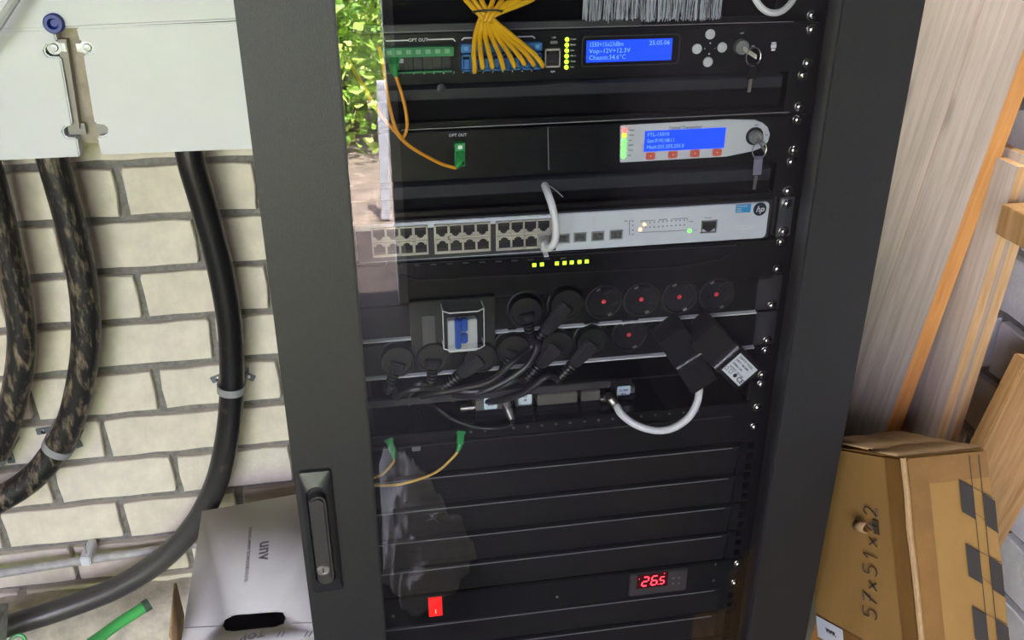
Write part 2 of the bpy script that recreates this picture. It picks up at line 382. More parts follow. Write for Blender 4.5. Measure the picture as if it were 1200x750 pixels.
# ================================================================== SERVER RACK
RB = Vector((0, .28, FLOOR)); RTOP = .46; YD = -.081
rack = thing('server_rack', RB, 'tall black server rack with a glass door standing against the brick wall', 'server rack')
WL, WR = -.2209, .2195
m_ = MB(); m_.box((-.30, -.045, FLOOR+.03), (-.285, .64, RTOP)); m_.box((.285, -.045, FLOOR+.03), (.30, .64, RTOP))
for s_ in (-1, 1):
    build('side_panel', MB().box((s_*.30, -.045, FLOOR+.03), (s_*.288, .64, RTOP)), BLK, rack)
build('back_panel', MB().box((-.288, .625, FLOOR+.03), (.288, .64, RTOP)), BLKI, rack)
build('roof_panel', MB().box((-.30, -.045, RTOP), (.30, .64, RTOP+.02)), BLK, rack)
build('plinth', MB().box((-.29, -.03, FLOOR), (.29, .63, FLOOR+.03)), BLK, rack)
def rail(x, inner):
    mb = MB(); s_ = 1 if x > 0 else -1
    zt, zb = .40, FLOOR+.04
    # flat flange around square holes: two strips and cross webs
    hx = .0048
    mb.box((x-.013, .004, zb), (x-hx, .006, zt)); mb.box((x+hx, .004, zb), (x+.016, .006, zt))
    k = int(-zt/U); z = zt
    holes = []
    for kk in range(-9, 30):
        for f in (.143, .5, .857): holes.append(-U*(kk+f))
    holes = sorted([h for h in holes if zb+.01 < h < zt-.01])
    prev = zb
    for h in holes:
        mb.box((x-hx, .004, prev), (x+hx, .006, h-.0048)); prev = h+.0048
    mb.box((x-hx, .004, prev), (x+hx, .006, zt))
    mb.box((x+s_*.016, .004, zb), (x+s_*.018, .06, zt)); return mb
for x in (-.2325, .2325): build('mounting_rail', rail(x, 0), BLKP, rack)
build('corner_post', MB().box((.2625, .02, FLOOR+.03), (.287, .09, RTOP)), BLKP, rack)
build('corner_post', MB().box((-.287, .02, FLOOR+.03), (-.2625, .09, RTOP)), BLKP, rack)
# door (frame) with pane, handle and lock as its pieces
d = MB()
d.box((-.30, YD, FLOOR+.03), (WL, YD+.026, RTOP)); d.box((WR, YD, FLOOR+.03), (.30, YD+.026, RTOP))
d.box((WL, YD, RTOP-.06), (WR, YD+.026, RTOP)); d.box((WL, YD, FLOOR+.03), (WR, YD+.026, FLOOR+.13))
door = build('door', d, BLK, rack, bevel=.0015)
build('glass_pane', MB().box((WL-.004, YD+.006, FLOOR+.125), (WR+.004, YD+.010, RTOP-.055)), GLASS, door)
# swing handle: recessed escutcheon, lever, lock
hp = [PY(*q, YD) for q in ((349, 551), (388, 548), (402, 689), (367, 693))]
hx0, hx1 = (hp[0].x+hp[3].x)/2, (hp[1].x+hp[2].x)/2; hz1, hz0 = (hp[0].z+hp[1].z)/2, (hp[2].z+hp[3].z)/2
hc = ((hx0+hx1)/2, (hz0+hz1)/2); hw_, hh_ = (hx1-hx0)/2, (hz1-hz0)/2
e = MB(); o_ = Vector((hc[0], YD, hc[1])); n_ = 24
outer = rrect(hw_, hh_, .003, 5); inner = rrect(hw_*.66, hh_*.80, hw_*.64, 5)
K = len(outer); vs = [o_+XV*x+ZV*z+YV*(-.001) for x, z in outer]+[o_+XV*x*.97+ZV*z*.985+YV*(-.004) for x, z in outer]+[o_+XV*x+ZV*z+YV*(-.009) for x, z in inner]+[o_+XV*x*.96+ZV*z*.98+YV*(-.002) for x, z in inner]
fs = [(k*K+i, k*K+(i+1) % K, (k+1)*K+(i+1) % K, (k+1)*K+i) for k in range(3) for i in range(K)]+[tuple(range(3*K, 4*K))]
e.add(vs, fs); build('handle_escutcheon', e, mat('handle_black', (.02, .021, .023), .36), door)
lv = MB(); lv.prism(rrect(hw_*.52, hh_*.72, hw_*.50, 6), XV, ZV, -YV, o_+ZV*(-.004), .0, .014)
build('lever', lv, mat('lever_black', (.03, .029, .028), .42, bump=.15, bscale=900), door, bevel=.0025)
lk = PY(379, 668, YD-.014); q = MB().lathe(lk, (0, -1, 0), [(-.003, .0068), (.001, .0068), (.0018, .006), (.0018, .0045), (.001, .0043), (.001, 0)], 24)
build('lock_cylinder', q, NICK, door)
build('key_slot', MB().box((lk.x-.0006, lk.y-.0014, lk.z-.003), (lk.x+.0006, lk.y-.0008, lk.z+.003)), PORTD, door)

# screw shared by everything bolted to the rails: pan head with cross recess on a washer
s = MB(); s.lathe((0, 0, 0), (0, -1, 0), [(.0, .0058), (.0009, .0058), (.0009, .0048), (.0022, .0046), (.0038, .0032), (.0044, .0012), (.0044, 0)], 16)
SCREW = mesh('screw', s, CHROME, Vector((0, 0, 0)))
s = MB()
for a in (.4, .4+math.pi/2): s.obox((0, -.00445, 0), (math.cos(a)*.0026, 0, math.sin(a)*.0026), (0, .0002, 0), (-math.sin(a)*.0005, 0, math.cos(a)*.0005))
SCROSS = mesh('recess', s, PORTD, Vector((0, 0, 0)))
def screw(parent, x, z, y=-.0005, r=None):
    o = inst('screw', SCREW, parent, (x, y, z), (0, random.uniform(0, 3), 0))
    c = bpy.data.objects.new('cross_recess', SCROSS); col.objects.link(c); c.parent = o
def ears(parent, k0, k1, y=-.0005, left=True):
    for x in ((.2325, -.2325) if left else (.2325,)):
        screw(parent, x+random.uniform(-.0006, .0006), -U*(k0+.143), y); screw(parent, x+random.uniform(-.0006, .0006), -U*(k1-.143), y)
def unit(name, k0, k1, label, cat, group=None): return thing(name, (0, .1, -U*k1), label, cat, group)
def chassis(t, k0, k1, m=None, depth=.30, w=.2175, y0=.002):
    build('chassis', MB().box((-w, y0, -U*k1+.001), (w, depth, -U*k0-.001)), m or BLKI, t)
HW = .2413

# ---- k -1..0 : brush panel above
t = unit('brush_panel', -1, 0, 'black cable brush panel with grey bristles at the top of the rack', 'brush panel')
mb = MB(); z0, z1 = 0, U
mb.box((-HW, 0, z1-.008), (HW, .003, z1)); mb.box((-HW, 0, z0+.0005), (HW, .003, z0+.007)); mb.box((-HW, 0, z0), (-.205, .003, z1)); mb.box((.195, 0, z0), (HW, .003, z1))
build('front_plate', mb, BLKP, t, bevel=.0006)
build('bottom_lip', MB().box((-.205, -.006, .0005), (.06, .001, .0075)), GREYD, t, bevel=.001)
build('backing', MB().box((-.215, .035, z0), (.215, .04, z1)), BLKI, t)
mb = MB(); rnd = random.Random(4); xa, xb = PY(686, 22, -.004).x, PY(845, 18, -.004).x
for i in range(1100):
    x = rnd.uniform(xa, xb); y = rnd.uniform(-.006, .006); l = rnd.uniform(.0485, .0525); dx = rnd.uniform(-.002, .002)
    mb.obox((x, y, U+.012-l/2), (.00022, 0, 0), (0, .00022, 0), (dx, 0, l/2), 0 if rnd.random() < .62 else 1)
build('bristles', mb, [mat('bristle_grey', (.55, .60, .66), .4), mat('bristle_black', (.02, .02, .02), .5)], t, kind='stuff')
build('brush_holder', MB().box((xa-.004, -.009, U+.008), (xb+.004, .007, U+.018)), BLKP, t)
ears(t, -1, 0)
# white loop of cable at the top right
def cable(name, pts, r, m, label, cat='cable', group=None, n=8, k=7, parent=None):
    return build(name, MB().tube(spline(pts, k), r, n), m, parent, label, cat, group)
def pp(*l): return [PY(*q) for q in l]
cable('network_cable', pp((868, -70, .02), (876, -25, -.02), (887, 2, -.032), (900, 14, -.036), (916, 13, -.032), (930, -2, -.02), (938, -30, .0), (940, -70, .03)), .0031, WHITEC, 'white network cable looping down at the top right of the rack')

# ---- k 0..1 : optical amplifier
A = unit('optical_amplifier', 0, 1, 'black optical amplifier with blue screen and a row of green and blue fibre ports', 'amplifier')
YA = -.006
build('front_panel', MB().panel(-HW, HW, -U*1.035, -.0004, YA, .002), BLKF, A, bevel=.0008); chassis(A, 0, 1)
ears(A, 0, 1, YA)
yl = YA-.0003
def line(parent, a, b, y, th=.0004, m=WPRINT, name='printed_line'):
    p, q = PY(*a, y), PY(*b, y); dd = (q-p); nn = Vector((-dd.z, 0, dd.x)).normalized()*th
    mb = MB().obox((p+q)/2, dd/2, (0, .0001, 0), nn); build(name, mb, m, parent)
for a, b in (((452, 48), (479, 47.2)), ((501, 46.6), (531, 45.6)), ((531, 45.6), (533.5, 48.5)), ((541, 47.2), (543.5, 44.6)), ((543.5, 44.6), (572, 43.8)), ((584, 43.6), (624, 42.6)), ((624, 42.6), (627, 45))): line(A, a, b, yl, .0005)
ptext('OPT OUT', 490, 47, 2.9, WPRINT, A, yl); ptext('IN', 578, 43.5, 2.4, WPRINT, A, yl)
pitch = (PY(527, 62, YA).x-PY(460, 64, YA).x)/6
x0 = PY(455, 68, YA).x; zt = PY(490, 53.5, YA).z; zb_ = PY(490, 82.5, YA).z
bm_ = MB(); bm_.box((x0-.004, YA-.0105, zt-.0085), (x0-.004+pitch*7.25, YA, zt)); build('green_port_strip', bm_, GREEN, A, 'green fibre adapter row', bevel=.0008)
for i in range(7):
    xc = x0+pitch*(i+.08)
    build('port_clip', MB().box((xc-.0022, YA-.0116, zt-.0055), (xc+.0022, YA-.010, zt-.0018)), mat('green_light', (.20, .42, .24), .4), A)
    if i: build('port_shutter', MB().box((xc-pitch*.44, YA-.003, zb_+.0012), (xc+pitch*.44, YA, zt-.009)), mat('shutter_dark', (.03, .03, .034), .3), A, bevel=.0006)
    build('port_sill', MB().box((xc-pitch*.46, YA-.0105, zb_-.0005), (xc+pitch*.46, YA, zb_+.0009)), GREEN, A)
build('port_label', MB().box((x0+pitch*.75, YA-.0034, zt-.0145), (x0+pitch*1.55, YA-.003, zt-.0105)), STICK, A)
xb0 = PY(539, 60, YA).x; xb1 = PY(633, 60, YA).x; bp = (xb1-xb0)/8; zt2 = PY(586, 49, YA).z; zb2 = PY(586, 80.5, YA).z
build('blue_port_strip', MB().box((xb0, YA-.0105, zt2-.0075), (xb1, YA, zt2)), BLUE, A, 'blue fibre adapter row', bevel=.0008)
for i in range(8):
    xc = xb0+bp*(i+.5)
    build('port_clip', MB().box((xc-.0018, YA-.0116, zt2-.005), (xc+.0018, YA-.010, zt2-.0016)), mat('blue_light', (.14, .36, .62), .4), A)
    mbx = MB()
    for (u0, u1, v0, v1) in ((-.47, -.34, 0, 1), (.34, .47, 0, 1), (-.47, .47, .90, 1), (-.47, .47, 0, .1), (-.25, .25, .15, .72)):
        mbx.box((xc+bp*u0, YA-.0095, zb2+(zt2-.009-zb2)*v0), (xc+bp*u1, YA, zb2+(zt2-.009-zb2)*v1))
    build('blue_port', mbx, BLUE, A)
for i, (px, s_) in enumerate(zip((460, 472, 484, 496, 507.5, 519, 531), '1234567')):
    if i: ptext(s_, px+1, 86.5-.4*i*.5, 1.9, WPRINT, A, yl)
for px, s_ in zip((542.5, 566, 577.5, 589, 600.5, 612, 623), '0234567'): ptext(s_, px, 84.7-(px-542)*.02, 2.0, WPRINT, A, yl)
def rj45(parent, px, py, wpx, hpx, y, frame=BEIGE, name='network_port', flip=False):
    x, z, a, b = fc(px, py, wpx, hpx, y); mb = MB()
    mb.box((x-a, y-.001, z+b*.80), (x+a, y+.001, z+b)); mb.box((x-a, y-.001, z-b), (x+a, y+.001, z-b*.80))
    mb.box((x-a, y-.001, z-b), (x-a*.84, y+.001, z+b)); mb.box((x+a*.84, y-.001, z-b), (x+a, y+.001, z+b))
    o = build(name, mb, frame, parent)
    sg_ = -1 if flip else 1
    m2 = MB().prism([(u*a, v*b*-sg_) for u, v in ((-.84, .78), (-.84, -.35), (-.5, -.35), (-.5, -.62), (-.28, -.62), (-.28, -.82), (.28, -.82), (.28, -.62), (.5, -.62), (.5, -.35), (.84, -.35), (.84, .78))], XV, ZV, -YV, (x, y, z), .0001, .0004); build('socket_opening', m2, PORTD, o)
    m3 = MB().box((x-a*.7, y-.0007, z-b*.66), (x+a*.7, y-.0004, z-b*.30)) if not flip else MB().box((x-a*.7, y-.0007, z+b*.30), (x+a*.7, y-.0004, z+b*.66))
    build('contact_block', m3, mat('contact', (.03, .03, .032), .3), o)
    return o
rj45(A, 647.5, 68, 18, 22, YA-.0002)
ptext('USB', 649, 44, 1.6, WPRINT, A, yl); ptext('RJ45', 648, 84, 1.7, WPRINT, A, yl)
x, z, a, b = fc(649, 49.5, 9, 3.5, YA); build('usb_port', MB().box((x-a, YA-.0012, z-b), (x+a, YA, z+b)), NICK, A, bevel=.0006)
for i, s_ in enumerate(('Power', 'Status', 'Line', 'Alarm', 'Temp', 'Link')):
    py = 46.2+i*6.5; p = PY(664.3-.16*i, py, YA)
    build('status_light', MB().lathe(p, (0, -1, 0), [(0, .0021), (.0012, .0021), (.002, .0012), (.0022, 0)], 12), LEDY, A, 'glowing yellow-green status light')
    ptext(s_, 668.5, py-.3, 1.5, WPRINT, A, yl, align='LEFT')
x, z, a, b = fc(739.5, 59, 115, 36, YA)
mb = MB(); po_, pi_ = rrect(a, b, .004), rrect(a*.975, b*.93, .0035); K = len(po_); O = Vector((x, YA, z))
vs = [O+XV*u+ZV*v-YV*h for P_, h in ((po_, 0), (po_, .0008), (pi_, .0008), (pi_, 0)) for u, v in P_]
mb.add(vs, [(k*K+i, k*K+(i+1) % K, (k+1)*K+(i+1) % K, (k+1)*K+i) for k in range(3) for i in range(K)]); build('screen_bezel', mb, GREYD, A)
def screen(parent, px, py, wpx, hpx, y, lines, hmm, tilt=0):
    x, z, a, b = fc(px, py, wpx, hpx, y); o = build('display_screen', MB().box((x-a, y-.0006, z-b), (x+a, y, z+b)), LCD, parent, 'lit blue display')
    n = len(lines)
    for i, s_ in enumerate(lines):
        zz = z+b*(.62-i*.60)
        text(s_[0], (x-a*.94, y-.0008, zz), hmm/1000, LCDT, o, align='LEFT', ext=.0001, wx=s_[2] if len(s_) > 2 else 1.)
        if s_[1]: text(s_[1], (x+a*.94, y-.0008, zz), hmm/1000, LCDT, o, align='RIGHT', ext=.0001)
screen(A, 737.5, 59, 100, 25.5, YA-.0002, (('1550+15x23dBm', '25.05.06', .8), ('Vop:-12V+12.3V', ''), ('Chassis:34.6\u00b0C', '')), 4.2)
for px, py in ((832, 40), (816.5, 57.2), (846, 55.4), (829.3, 72.5)):
    p = PY(px, py, YA); build('button', MB().lathe(p, (0, -1, 0), [(0, .0048), (.0012, .0048), (.0017, .0042), (.0017, 0)], 20), BTNW, A)
for px, py, s_ in ((832.4, 50.5, '\u25b2'), (826, 57.2, 'E'), (838, 56.6, '\u2190'), (831, 63.6, '\u25bc')): ptext(s_, px, py, 1.5, WPRINT, A, yl)
def keylock(parent, px, py, y, r=.0072):
    p = PY(px, py, y); o = build('key_lock', MB().lathe(p, (0, -1, 0), [(0, r), (.005, r), (.006, r*.9), (.006, r*.7), (.0045, r*.66), (.0045, 0)], 22), ZINC, parent); return p
lp = keylock(A, 867.5, 54.5, YA); ptext('OFF', 869.5, 39, 1.6, WPRINT, A, yl); ptext('ON', 882.5, 54, 1.5, WPRINT, A, yl)
x, z, a, b = fc(906.5, 54.5, 6, 10, YA); build('printed_icon', MB().panel(x-a, x+a, z-b*.35, z+b*.5, yl, YA), WPRINT, A); build('printed_icon', MB().panel(x-a*.9, x+a*.8, z+b*.62, z+b, yl, YA), WPRINT, A); build('printed_icon', MB().panel(x-a*.7, x+a*.7, z-b, z-b*.5, yl, YA), WPRINT, A)
line(A, (445, 38.3), (930, 25.3), YA-.0003, .0004, EDGE, 'top_edge_highlight')  # painted highlight along the amplifier's upper edge
# seam and small pits
line(A, (633.5, 45), (633.5, 88), YA-.0002, .0003, PORTD, 'seam')
def key(label, lockp, ringc, taglist, y, tagm, name='key'):
    t = thing(name, lockp, label, 'key'); dr = (PY(*ringc, y)-lockp); b0 = lockp+Vector((0, -.004, 0)); e_ = b0+Vector((dr.x, 0, dr.z)).normalized()*.015+Vector((0, -.012, 0))
    build('key_bow', MB().obox((b0+e_)/2, (e_-b0)*.42, Vector((0, 0, .0022)), (e_-b0).normalized().cross(ZV)*.0008), NICK, t, bevel=.0005)
    rc = PY(*ringc, y-.018); build('key_ring', MB().torus(rc, (.25, -1, .1), .0085, .0006, 28, 6), NICK, t)
    p = [PY(a_, b_, y-.018) for a_, b_ in taglist[:2]]; mid = (p[0]+p[1])/2; dv = (p[1]-p[0])/2
    build('key_tag', MB().obox(mid, dv, (0, .0008, 0), dv.normalized().cross(YV)*.0046), tagm, t, bevel=.0006)
    p = [PY(a_, b_, y-.018) for a_, b_ in taglist[2:]]; mid = (p[0]+p[1])/2; dv = (p[1]-p[0])/2
    build('key_blade', MB().obox(mid, dv, (0, .0006, 0), dv.normalized().cross(YV)*.0016), NICK, t)
key('key hanging from a ring on a black tag in the amplifier lock', lp, (883, 66.5), ((882, 74), (880, 93), (880, 92), (877.5, 108)), YA, BLKG)

# ---- blank cable ledge panels (k 1..2 and 3..4)
def ledge_panel(k, kt, kb, label):
    t = unit('blanking_panel', k, k+1, label, 'blanking panel', 'ledged blanking panels'); zt_, zb_ = -U*kt, -U*kb
    # protruding ledge profile (y,z), extruded in x
    pr = [(.002, zt_), (-.010, zt_-.001), (-.013, zt_-.003), (-.0125, zb_+.002), (-.010, zb_), (.002, zb_)]
    mb = MB().prism([(y_, z_) for y_, z_ in pr], YV, ZV, XV, (0, 0, 0), -.222, .205); build('ledge', mb, GREYP, t)
    build('recessed_face', MB().box((-.222, .012, -U*(k+1)+.001), (.217, .016, zb_+.002)), BLKI, t)
    build('lower_lip', MB().box((-.222, .0, -U*(k+1)+.0005), (.215, .014, -U*(k+1)+.0055)), BLKP, t, bevel=.001)
    for s_ in (-1, 1): build('ear', MB().box((s_*.217, 0, -U*(k+1)+.0005), (s_*HW, .002, -U*k-.0015)), BLKP, t)
    ears(t, k, k+1); return t
t = ledge_panel(1, 1.045, 1.37, 'black blanking panel with grey ledge between the amplifier and the optical transmitter')
p = PY(517, 103, -.013); build('ledge_screw', MB().lathe(p, (0, -1, 0), [(0, .004), (.0008, .004), (.0012, .003), (.0012, 0)], 16), GREYD, t)
ledge_panel(3, 3.13, 3.50, 'black blanking panel with grey ledge between the optical transmitter and the silver switch')

# ---- k 2..3 : optical transmitter
T = unit('optical_transmitter', 2, 3, 'black optical transmitter with pale control plate, blue screen and red light', 'transmitter')
YT = -.010
build('front_panel', MB().panel(-HW, .222, -U*3.09, -U*2.02, YT, .002), BLKF, T, bevel=.0008)
build('ear', MB().panel(.222, HW, -U*2.97, -U*2.03, -.002, .002), BLKP, T); chassis(T, 2, 3); ears(T, 2, 3, -.002)
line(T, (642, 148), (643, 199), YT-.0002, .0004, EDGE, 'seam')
line(T, (470, 152.5), (925, 131.5), YT-.0003, .0005, EDGE, 'top_edge_highlight')  # painted highlight along the transmitter's upper edge
ptext('OPT OUT', 536.5, 158.5, 2.8, WPRINT, T, YT-.0003)
x, z, a, b = fc(538, 179, 12, 28, YT)
mb = MB(); mb.box((x-a, YT-.010, z+b*.35), (x+a, YT, z+b)); mb.box((x-a, YT-.008, z-b), (x-a*.75, YT, z+b*.35)); mb.box((x+a*.75, YT-.008, z-b), (x+a, YT, z+b*.35)); mb.box((x-a, YT-.008, z-b), (x+a, YT, z-b*.82))
build('fibre_port', mb, GREENC, T, bevel=.0006)
build('port_clip', MB().box((x-.002, YT-.0108, z+b*.55), (x+.002, YT-.01, z+b*.85)), WPRINT, T)
# pale plate with rounded right end
pts = [(726.5, 146.5), (850, 139.5), (884, 140), (893, 143.5), (899, 149), (901.5, 157), (899, 166), (892, 172.5), (882, 176.5), (850, 183), (726, 190)]
ol = [PY(*q_, YT) for q_ in pts]; mb = MB().prism([(p_.x, p_.z) for p_ in ol], XV, ZV, -YV, (0, YT, 0), 0, .0022)
plate = build('control_plate', mb, PLATE, T, 'pale control plate', bevel=.0007); yp = YT-.0022
ptext('Optical Transmitter', 803, 149.4, 3.0, GPRINT, plate, yp-.0002, shear=.15)
for i, (py, m) in enumerate(zip((153, 158.6, 164.6, 170.4, 176.2, 182.4), (LEDR, LEDY, LEDG, LEDG, LEDG, LEDG))):
    p = PY(731.6-.3*i, py, yp); build('status_light', MB().lathe(p, (0, -1, 0), [(0, .0024), (.0012, .0024), (.002, .0014), (.0022, 0)], 12), m, plate)
    ptext(('Power', 'Status', 'Line', 'Alarm', 'Temp', 'Link')[i], 737-.3*i, py-.2, 1.6, GPRINT, plate, yp-.0002, align='LEFT')
screen(plate, 802.5, 163.5, 94, 24, yp, (('FTL-15010', ''), ('Gate IP:192.168.1.1', '', .7), ('Mask:255.255.255.0', '', .95)), 3.6)
for px, py in ((762, 182.6), (788.2, 181), (814, 179.7), (840, 178.3)):
    x, z, a, b = fc(px, py, 10.5, 8, yp); o = build('button', MB().prism(rrect(a, b, .0015), XV, ZV, -YV, (x, yp, z), 0, .0014), ORBTN, plate, 'orange-red button'); text('\u2022', (x, yp-.0016, z), .003, WPRINT, plate)
p = PY(884, 159.5, yp); build('lock_seat', MB().lathe(p, (0, -1, 0), [(0, .0092), (.0006, .0092), (.0006, 0)], 24), PORTD, plate)
lp = keylock(T, 884.5, 160, yp-.0006, .0068); ptext('OFF', 886.5, 146.6, 1.7, GPRINT, plate, yp-.0002); ptext('ON', 898, 158, 1.4, GPRINT, plate, yp-.0002)
key('key with a grey plastic tag hanging from the optical transmitter lock', lp, (890, 176), ((889, 183), (887, 205), (886, 206), (883.5, 222)), YT, mat('lilac_tag', (.20, .19, .26), .5))

# ---- k 4..5 : 24-port switch
S = unit('network_switch', 4, 5, 'silver 24-port network switch with a round dark logo', 'network switch')
YS = -.008; xl = -.2205; xr = PY(901.5, 245, YS).x
build('chassis', MB().box((-.220, YS+.003, -U*5+.0005), (xr+.004, .25, -U*4-.001)), mat('switch_dark', (.035, .036, .04), .45), S, bevel=.001)
f = MB(); zt_, zb_ = -U*4.05, -U*4.96
xs = PY(656, 270, YS).x
f.prism([(u+(xl+xr)/2, v+(zt_+zb_)/2) for u, v in rrect((xr-xl)/2, (zt_-zb_)/2, .005)], XV, ZV, -YV, (0, YS, 0), -.0035, 0)
face = build('front_panel', f, SILVER, S, bevel=.0008)
zp1 = PY(540, 265.5, YS).z; zp0 = PY(540, 297.5, YS).z
build('port_bezel', MB().box((xl+.001, YS-.0012, zp0-.0022), (xs-.004, YS, zp1+.0008)), mat('bezel_dark', (.03, .031, .034), .5), S)
cols = [590.2, 606, 621.5, 637]; cols2 = [517.6, 533.7, 549.5, 565.2]; cols1 = [444, 460, 476, 492.6]
for g in (cols1, cols2, cols):
    yy = 271-((g[0]+g[3])/2-518)*.055; x, z, a, b = fc((g[0]+g[3])/2+.4, yy+8.6, 66, 34, YS); ptilt = 0
    build('port_block', MB().box((x-a, YS-.0023, z-b), (x+a, YS, z+b)), BEIGE, S)
    for px in g:
        yy = 271-(px-518)*.055
        rj45(S, px, yy, 15.9, 15.4, YS-.0024, flip=True); rj45(S, px+.9, yy+17.0, 15.9, 15.4, YS-.0024)
        ptext('%d %d' % (2*px//31 % 24, 2*px//31 % 24+1), px, yy-12.5, 1.5, GPRINT, S, YS-.0003)
for px, py in ((660, 279.5), (679.6, 278), (700.5, 276.6), (722, 275)):
    x, z, a, b = fc(px, py, 15, 11, YS); o = build('module_slot', MB().box((x-a, YS-.0008, z-b), (x+a, YS, z+b)), ZINC, S)
    build('slot_flap', MB().box((x-a*.8, YS-.0011, z-b*.7), (x+a*.8, YS-.0008, z+b*.75)), mat('flap_grey', (.13, .14, .14), .4, .6, var=.5, vscale=400), o)
    ptext('\u25b4', px+.5, py-9, 1.2, GPRINT, S, YS-.0003)
for i in range(11):
    for j in range(2):
        if i == 0: continue
        p = PY(751.5+i*5.05, 267.5-i*.34+j*-5.6-.6, YS); build('port_light', MB().box((p.x-.0006, YS-.0004, p.z-.0006), (p.x+.0006, YS, p.z+.0006)), GPRINT, S)
for px, py in ((750.3, 269), (755.2, 262.8)):
    p = PY(px, py, YS); build('port_light', MB().lathe(p, (0, -1, 0), [(0, .0021), (.0008, .0018), (.001, 0)], 12), LEDO, S, 'glowing orange port light')
p = PY(808, 270.5, YS); build('status_light', MB().lathe(p, (0, -1, 0), [(0, .0022), (.0008, .0019), (.001, 0)], 12), LEDG, S, 'glowing green light')
for a_, b_ in (((751, 259), (768, 258)), ((786, 257), (805, 255.6)), ((751, 259), (751, 261)), ((749, 272.6), (806, 269.8)), ((805, 255.6), (806, 258.5)), ((737.5, 258.5), (737.5, 275)), ((737.5, 258.5), (739.5, 258.4)), ((737.5, 275), (739.5, 274.9))): line(S, a_, b_, YS-.0003, .00025, GPRINT)
ptext('10/100/1000', 777, 257.5, 1.3, GPRINT, S, YS-.0003); ptext('Link/Act', 810, 259.5, 1.0, GPRINT, S, YS-.0003); ptext('Mode', 733.5, 259, 1.2, GPRINT, S, YS-.0003); ptext('Power', 813, 270, 1.0, GPRINT, S, YS-.0003, align='LEFT')
for py in (259, 264, 269.5, 274.5): p = PY(741.5, py, YS); build('mode_light', MB().box((p.x-.0006, YS-.0004, p.z-.0006), (p.x+.0006, YS, p.z+.0006)), GPRINT, S)
rj45(S, 830.6, 265.5, 18, 14.5, YS-.0004, NICK, 'console_port', flip=True); ptext('Console', 830, 255.2, 1.4, GPRINT, S, YS-.0003)
x, z, a, b = fc(871, 244.2, 17.5, 9.5, YS); tg = build('blue_tag', MB().box((x-a, YS-.0004, z-b), (x+a, YS, z+b)), CYAN, S)
for i, s_ in enumerate(('HP 1820-24G', 'Switch', 'J9980A')): text(s_, (x-a*.9, YS-.0006, z+b*(.58-.58*i)), .0017, STICK, tg, align='LEFT', wx=.85)
p = PY(890.4, 245, YS); lg = build('round_logo', MB().cyl(p, p-YV*.0004, .0073, n=32), HPB, S)
text('hp', p-YV*.0007, .0062, SILVER, lg, shear=.3, wx=1.05, bold=.00012)
rnd = random.Random(3)
for i in range(14):
    px, py = rnd.uniform(853, 879), rnd.uniform(264, 269); line(S, (px, py), (px+rnd.uniform(3, 8), py+rnd.uniform(-1, .6)), YS-.0003, .00015, WPRINT, 'scratch')
x0_, x1_ = PY(909, 255, -.003).x, PY(928, 255, -.003).x
br = MB(); br.box((x0_, -.0035, -U*4.98), (x1_, -.0015, -U*4.0)); br.box((x0_, -.0035, -U*4.98), (x0_+.002, .12, -U*4.0))
build('mounting_bracket', br, mat('bracket_grey', (.30, .31, .33), .35, .9), S); build('mounting_bracket', MB().box((-.2413, -.0035, -U*4.98), (-.221, -.0015, -U*4.02)), ZINC, S)
ears(S, 4, 5, -.0035)

# ---- k 5..6 : black unit with row of lights
B = unit('power_unit', 5, 6, 'glossy black rack unit with a row of yellow-green lights below the silver switch', 'rack unit')
YBz = -.012
build('front_panel', MB().panel(-HW+.01, .226, -U*6.08, -U*5.05, YBz+.006, .002), BLKP, B, bevel=.001); chassis(B, 5, 6)
o0 = [PY(*q_, YBz) for q_ in ((462, 322), (490, 333), (800, 315), (868, 292), (862, 288), (462, 310))]
mb = MB().prism([(p_.x, p_.z) for p_ in [PY(*q_, YBz) for q_ in ((452, 308), (866, 285), (868, 290), (846, 303), (795, 313), (488, 328), (466, 322), (452, 314))]], XV, ZV, -YV, (0, YBz, 0), -.006, 0)
build('raised_bezel', mb, BLKG, B, bevel=.002, seg=3)
for px, py in ((626, 310.5), (635, 309.7), (652.5, 308.6), (661.5, 308), (670, 307.4), (679, 306.8), (687.5, 306.2)):
    x, z, a, b = fc(px, py, 4.4, 4.0, YBz); build('status_light', MB().box((x-a, YBz-.0008, z-b), (x+a, YBz, z+b)), LEDY, B, 'glowing yellow-green light')
for a_, b_ in (((470, 323), (489, 329.5)), ((489, 329.5), (640, 321.5)), ((640, 321.5), (795, 313.5)), ((795, 313.5), (846, 304)), ((846, 304), (866, 291)), ((470, 309.5), (862, 287.5))): line(B, a_, b_, YBz-.0003, .0004, GREYP, 'bezel_highlight')  # grey strokes paint the highlights along the bezel outline
for i in range(11):
    x, z, a, b = fc(470+i*19, 311.5-i*.9, 7, 1.6, YBz); build('vent_slot', MB().box((x-a, YBz-.0005, z-b), (x+a, YBz, z+b)), GREYD, B)
build('ear', MB().panel(.2265, HW, -U*5.97, -U*5.03, -.001, .002), BLKP, B); ears(B, 5, 6, -.001)

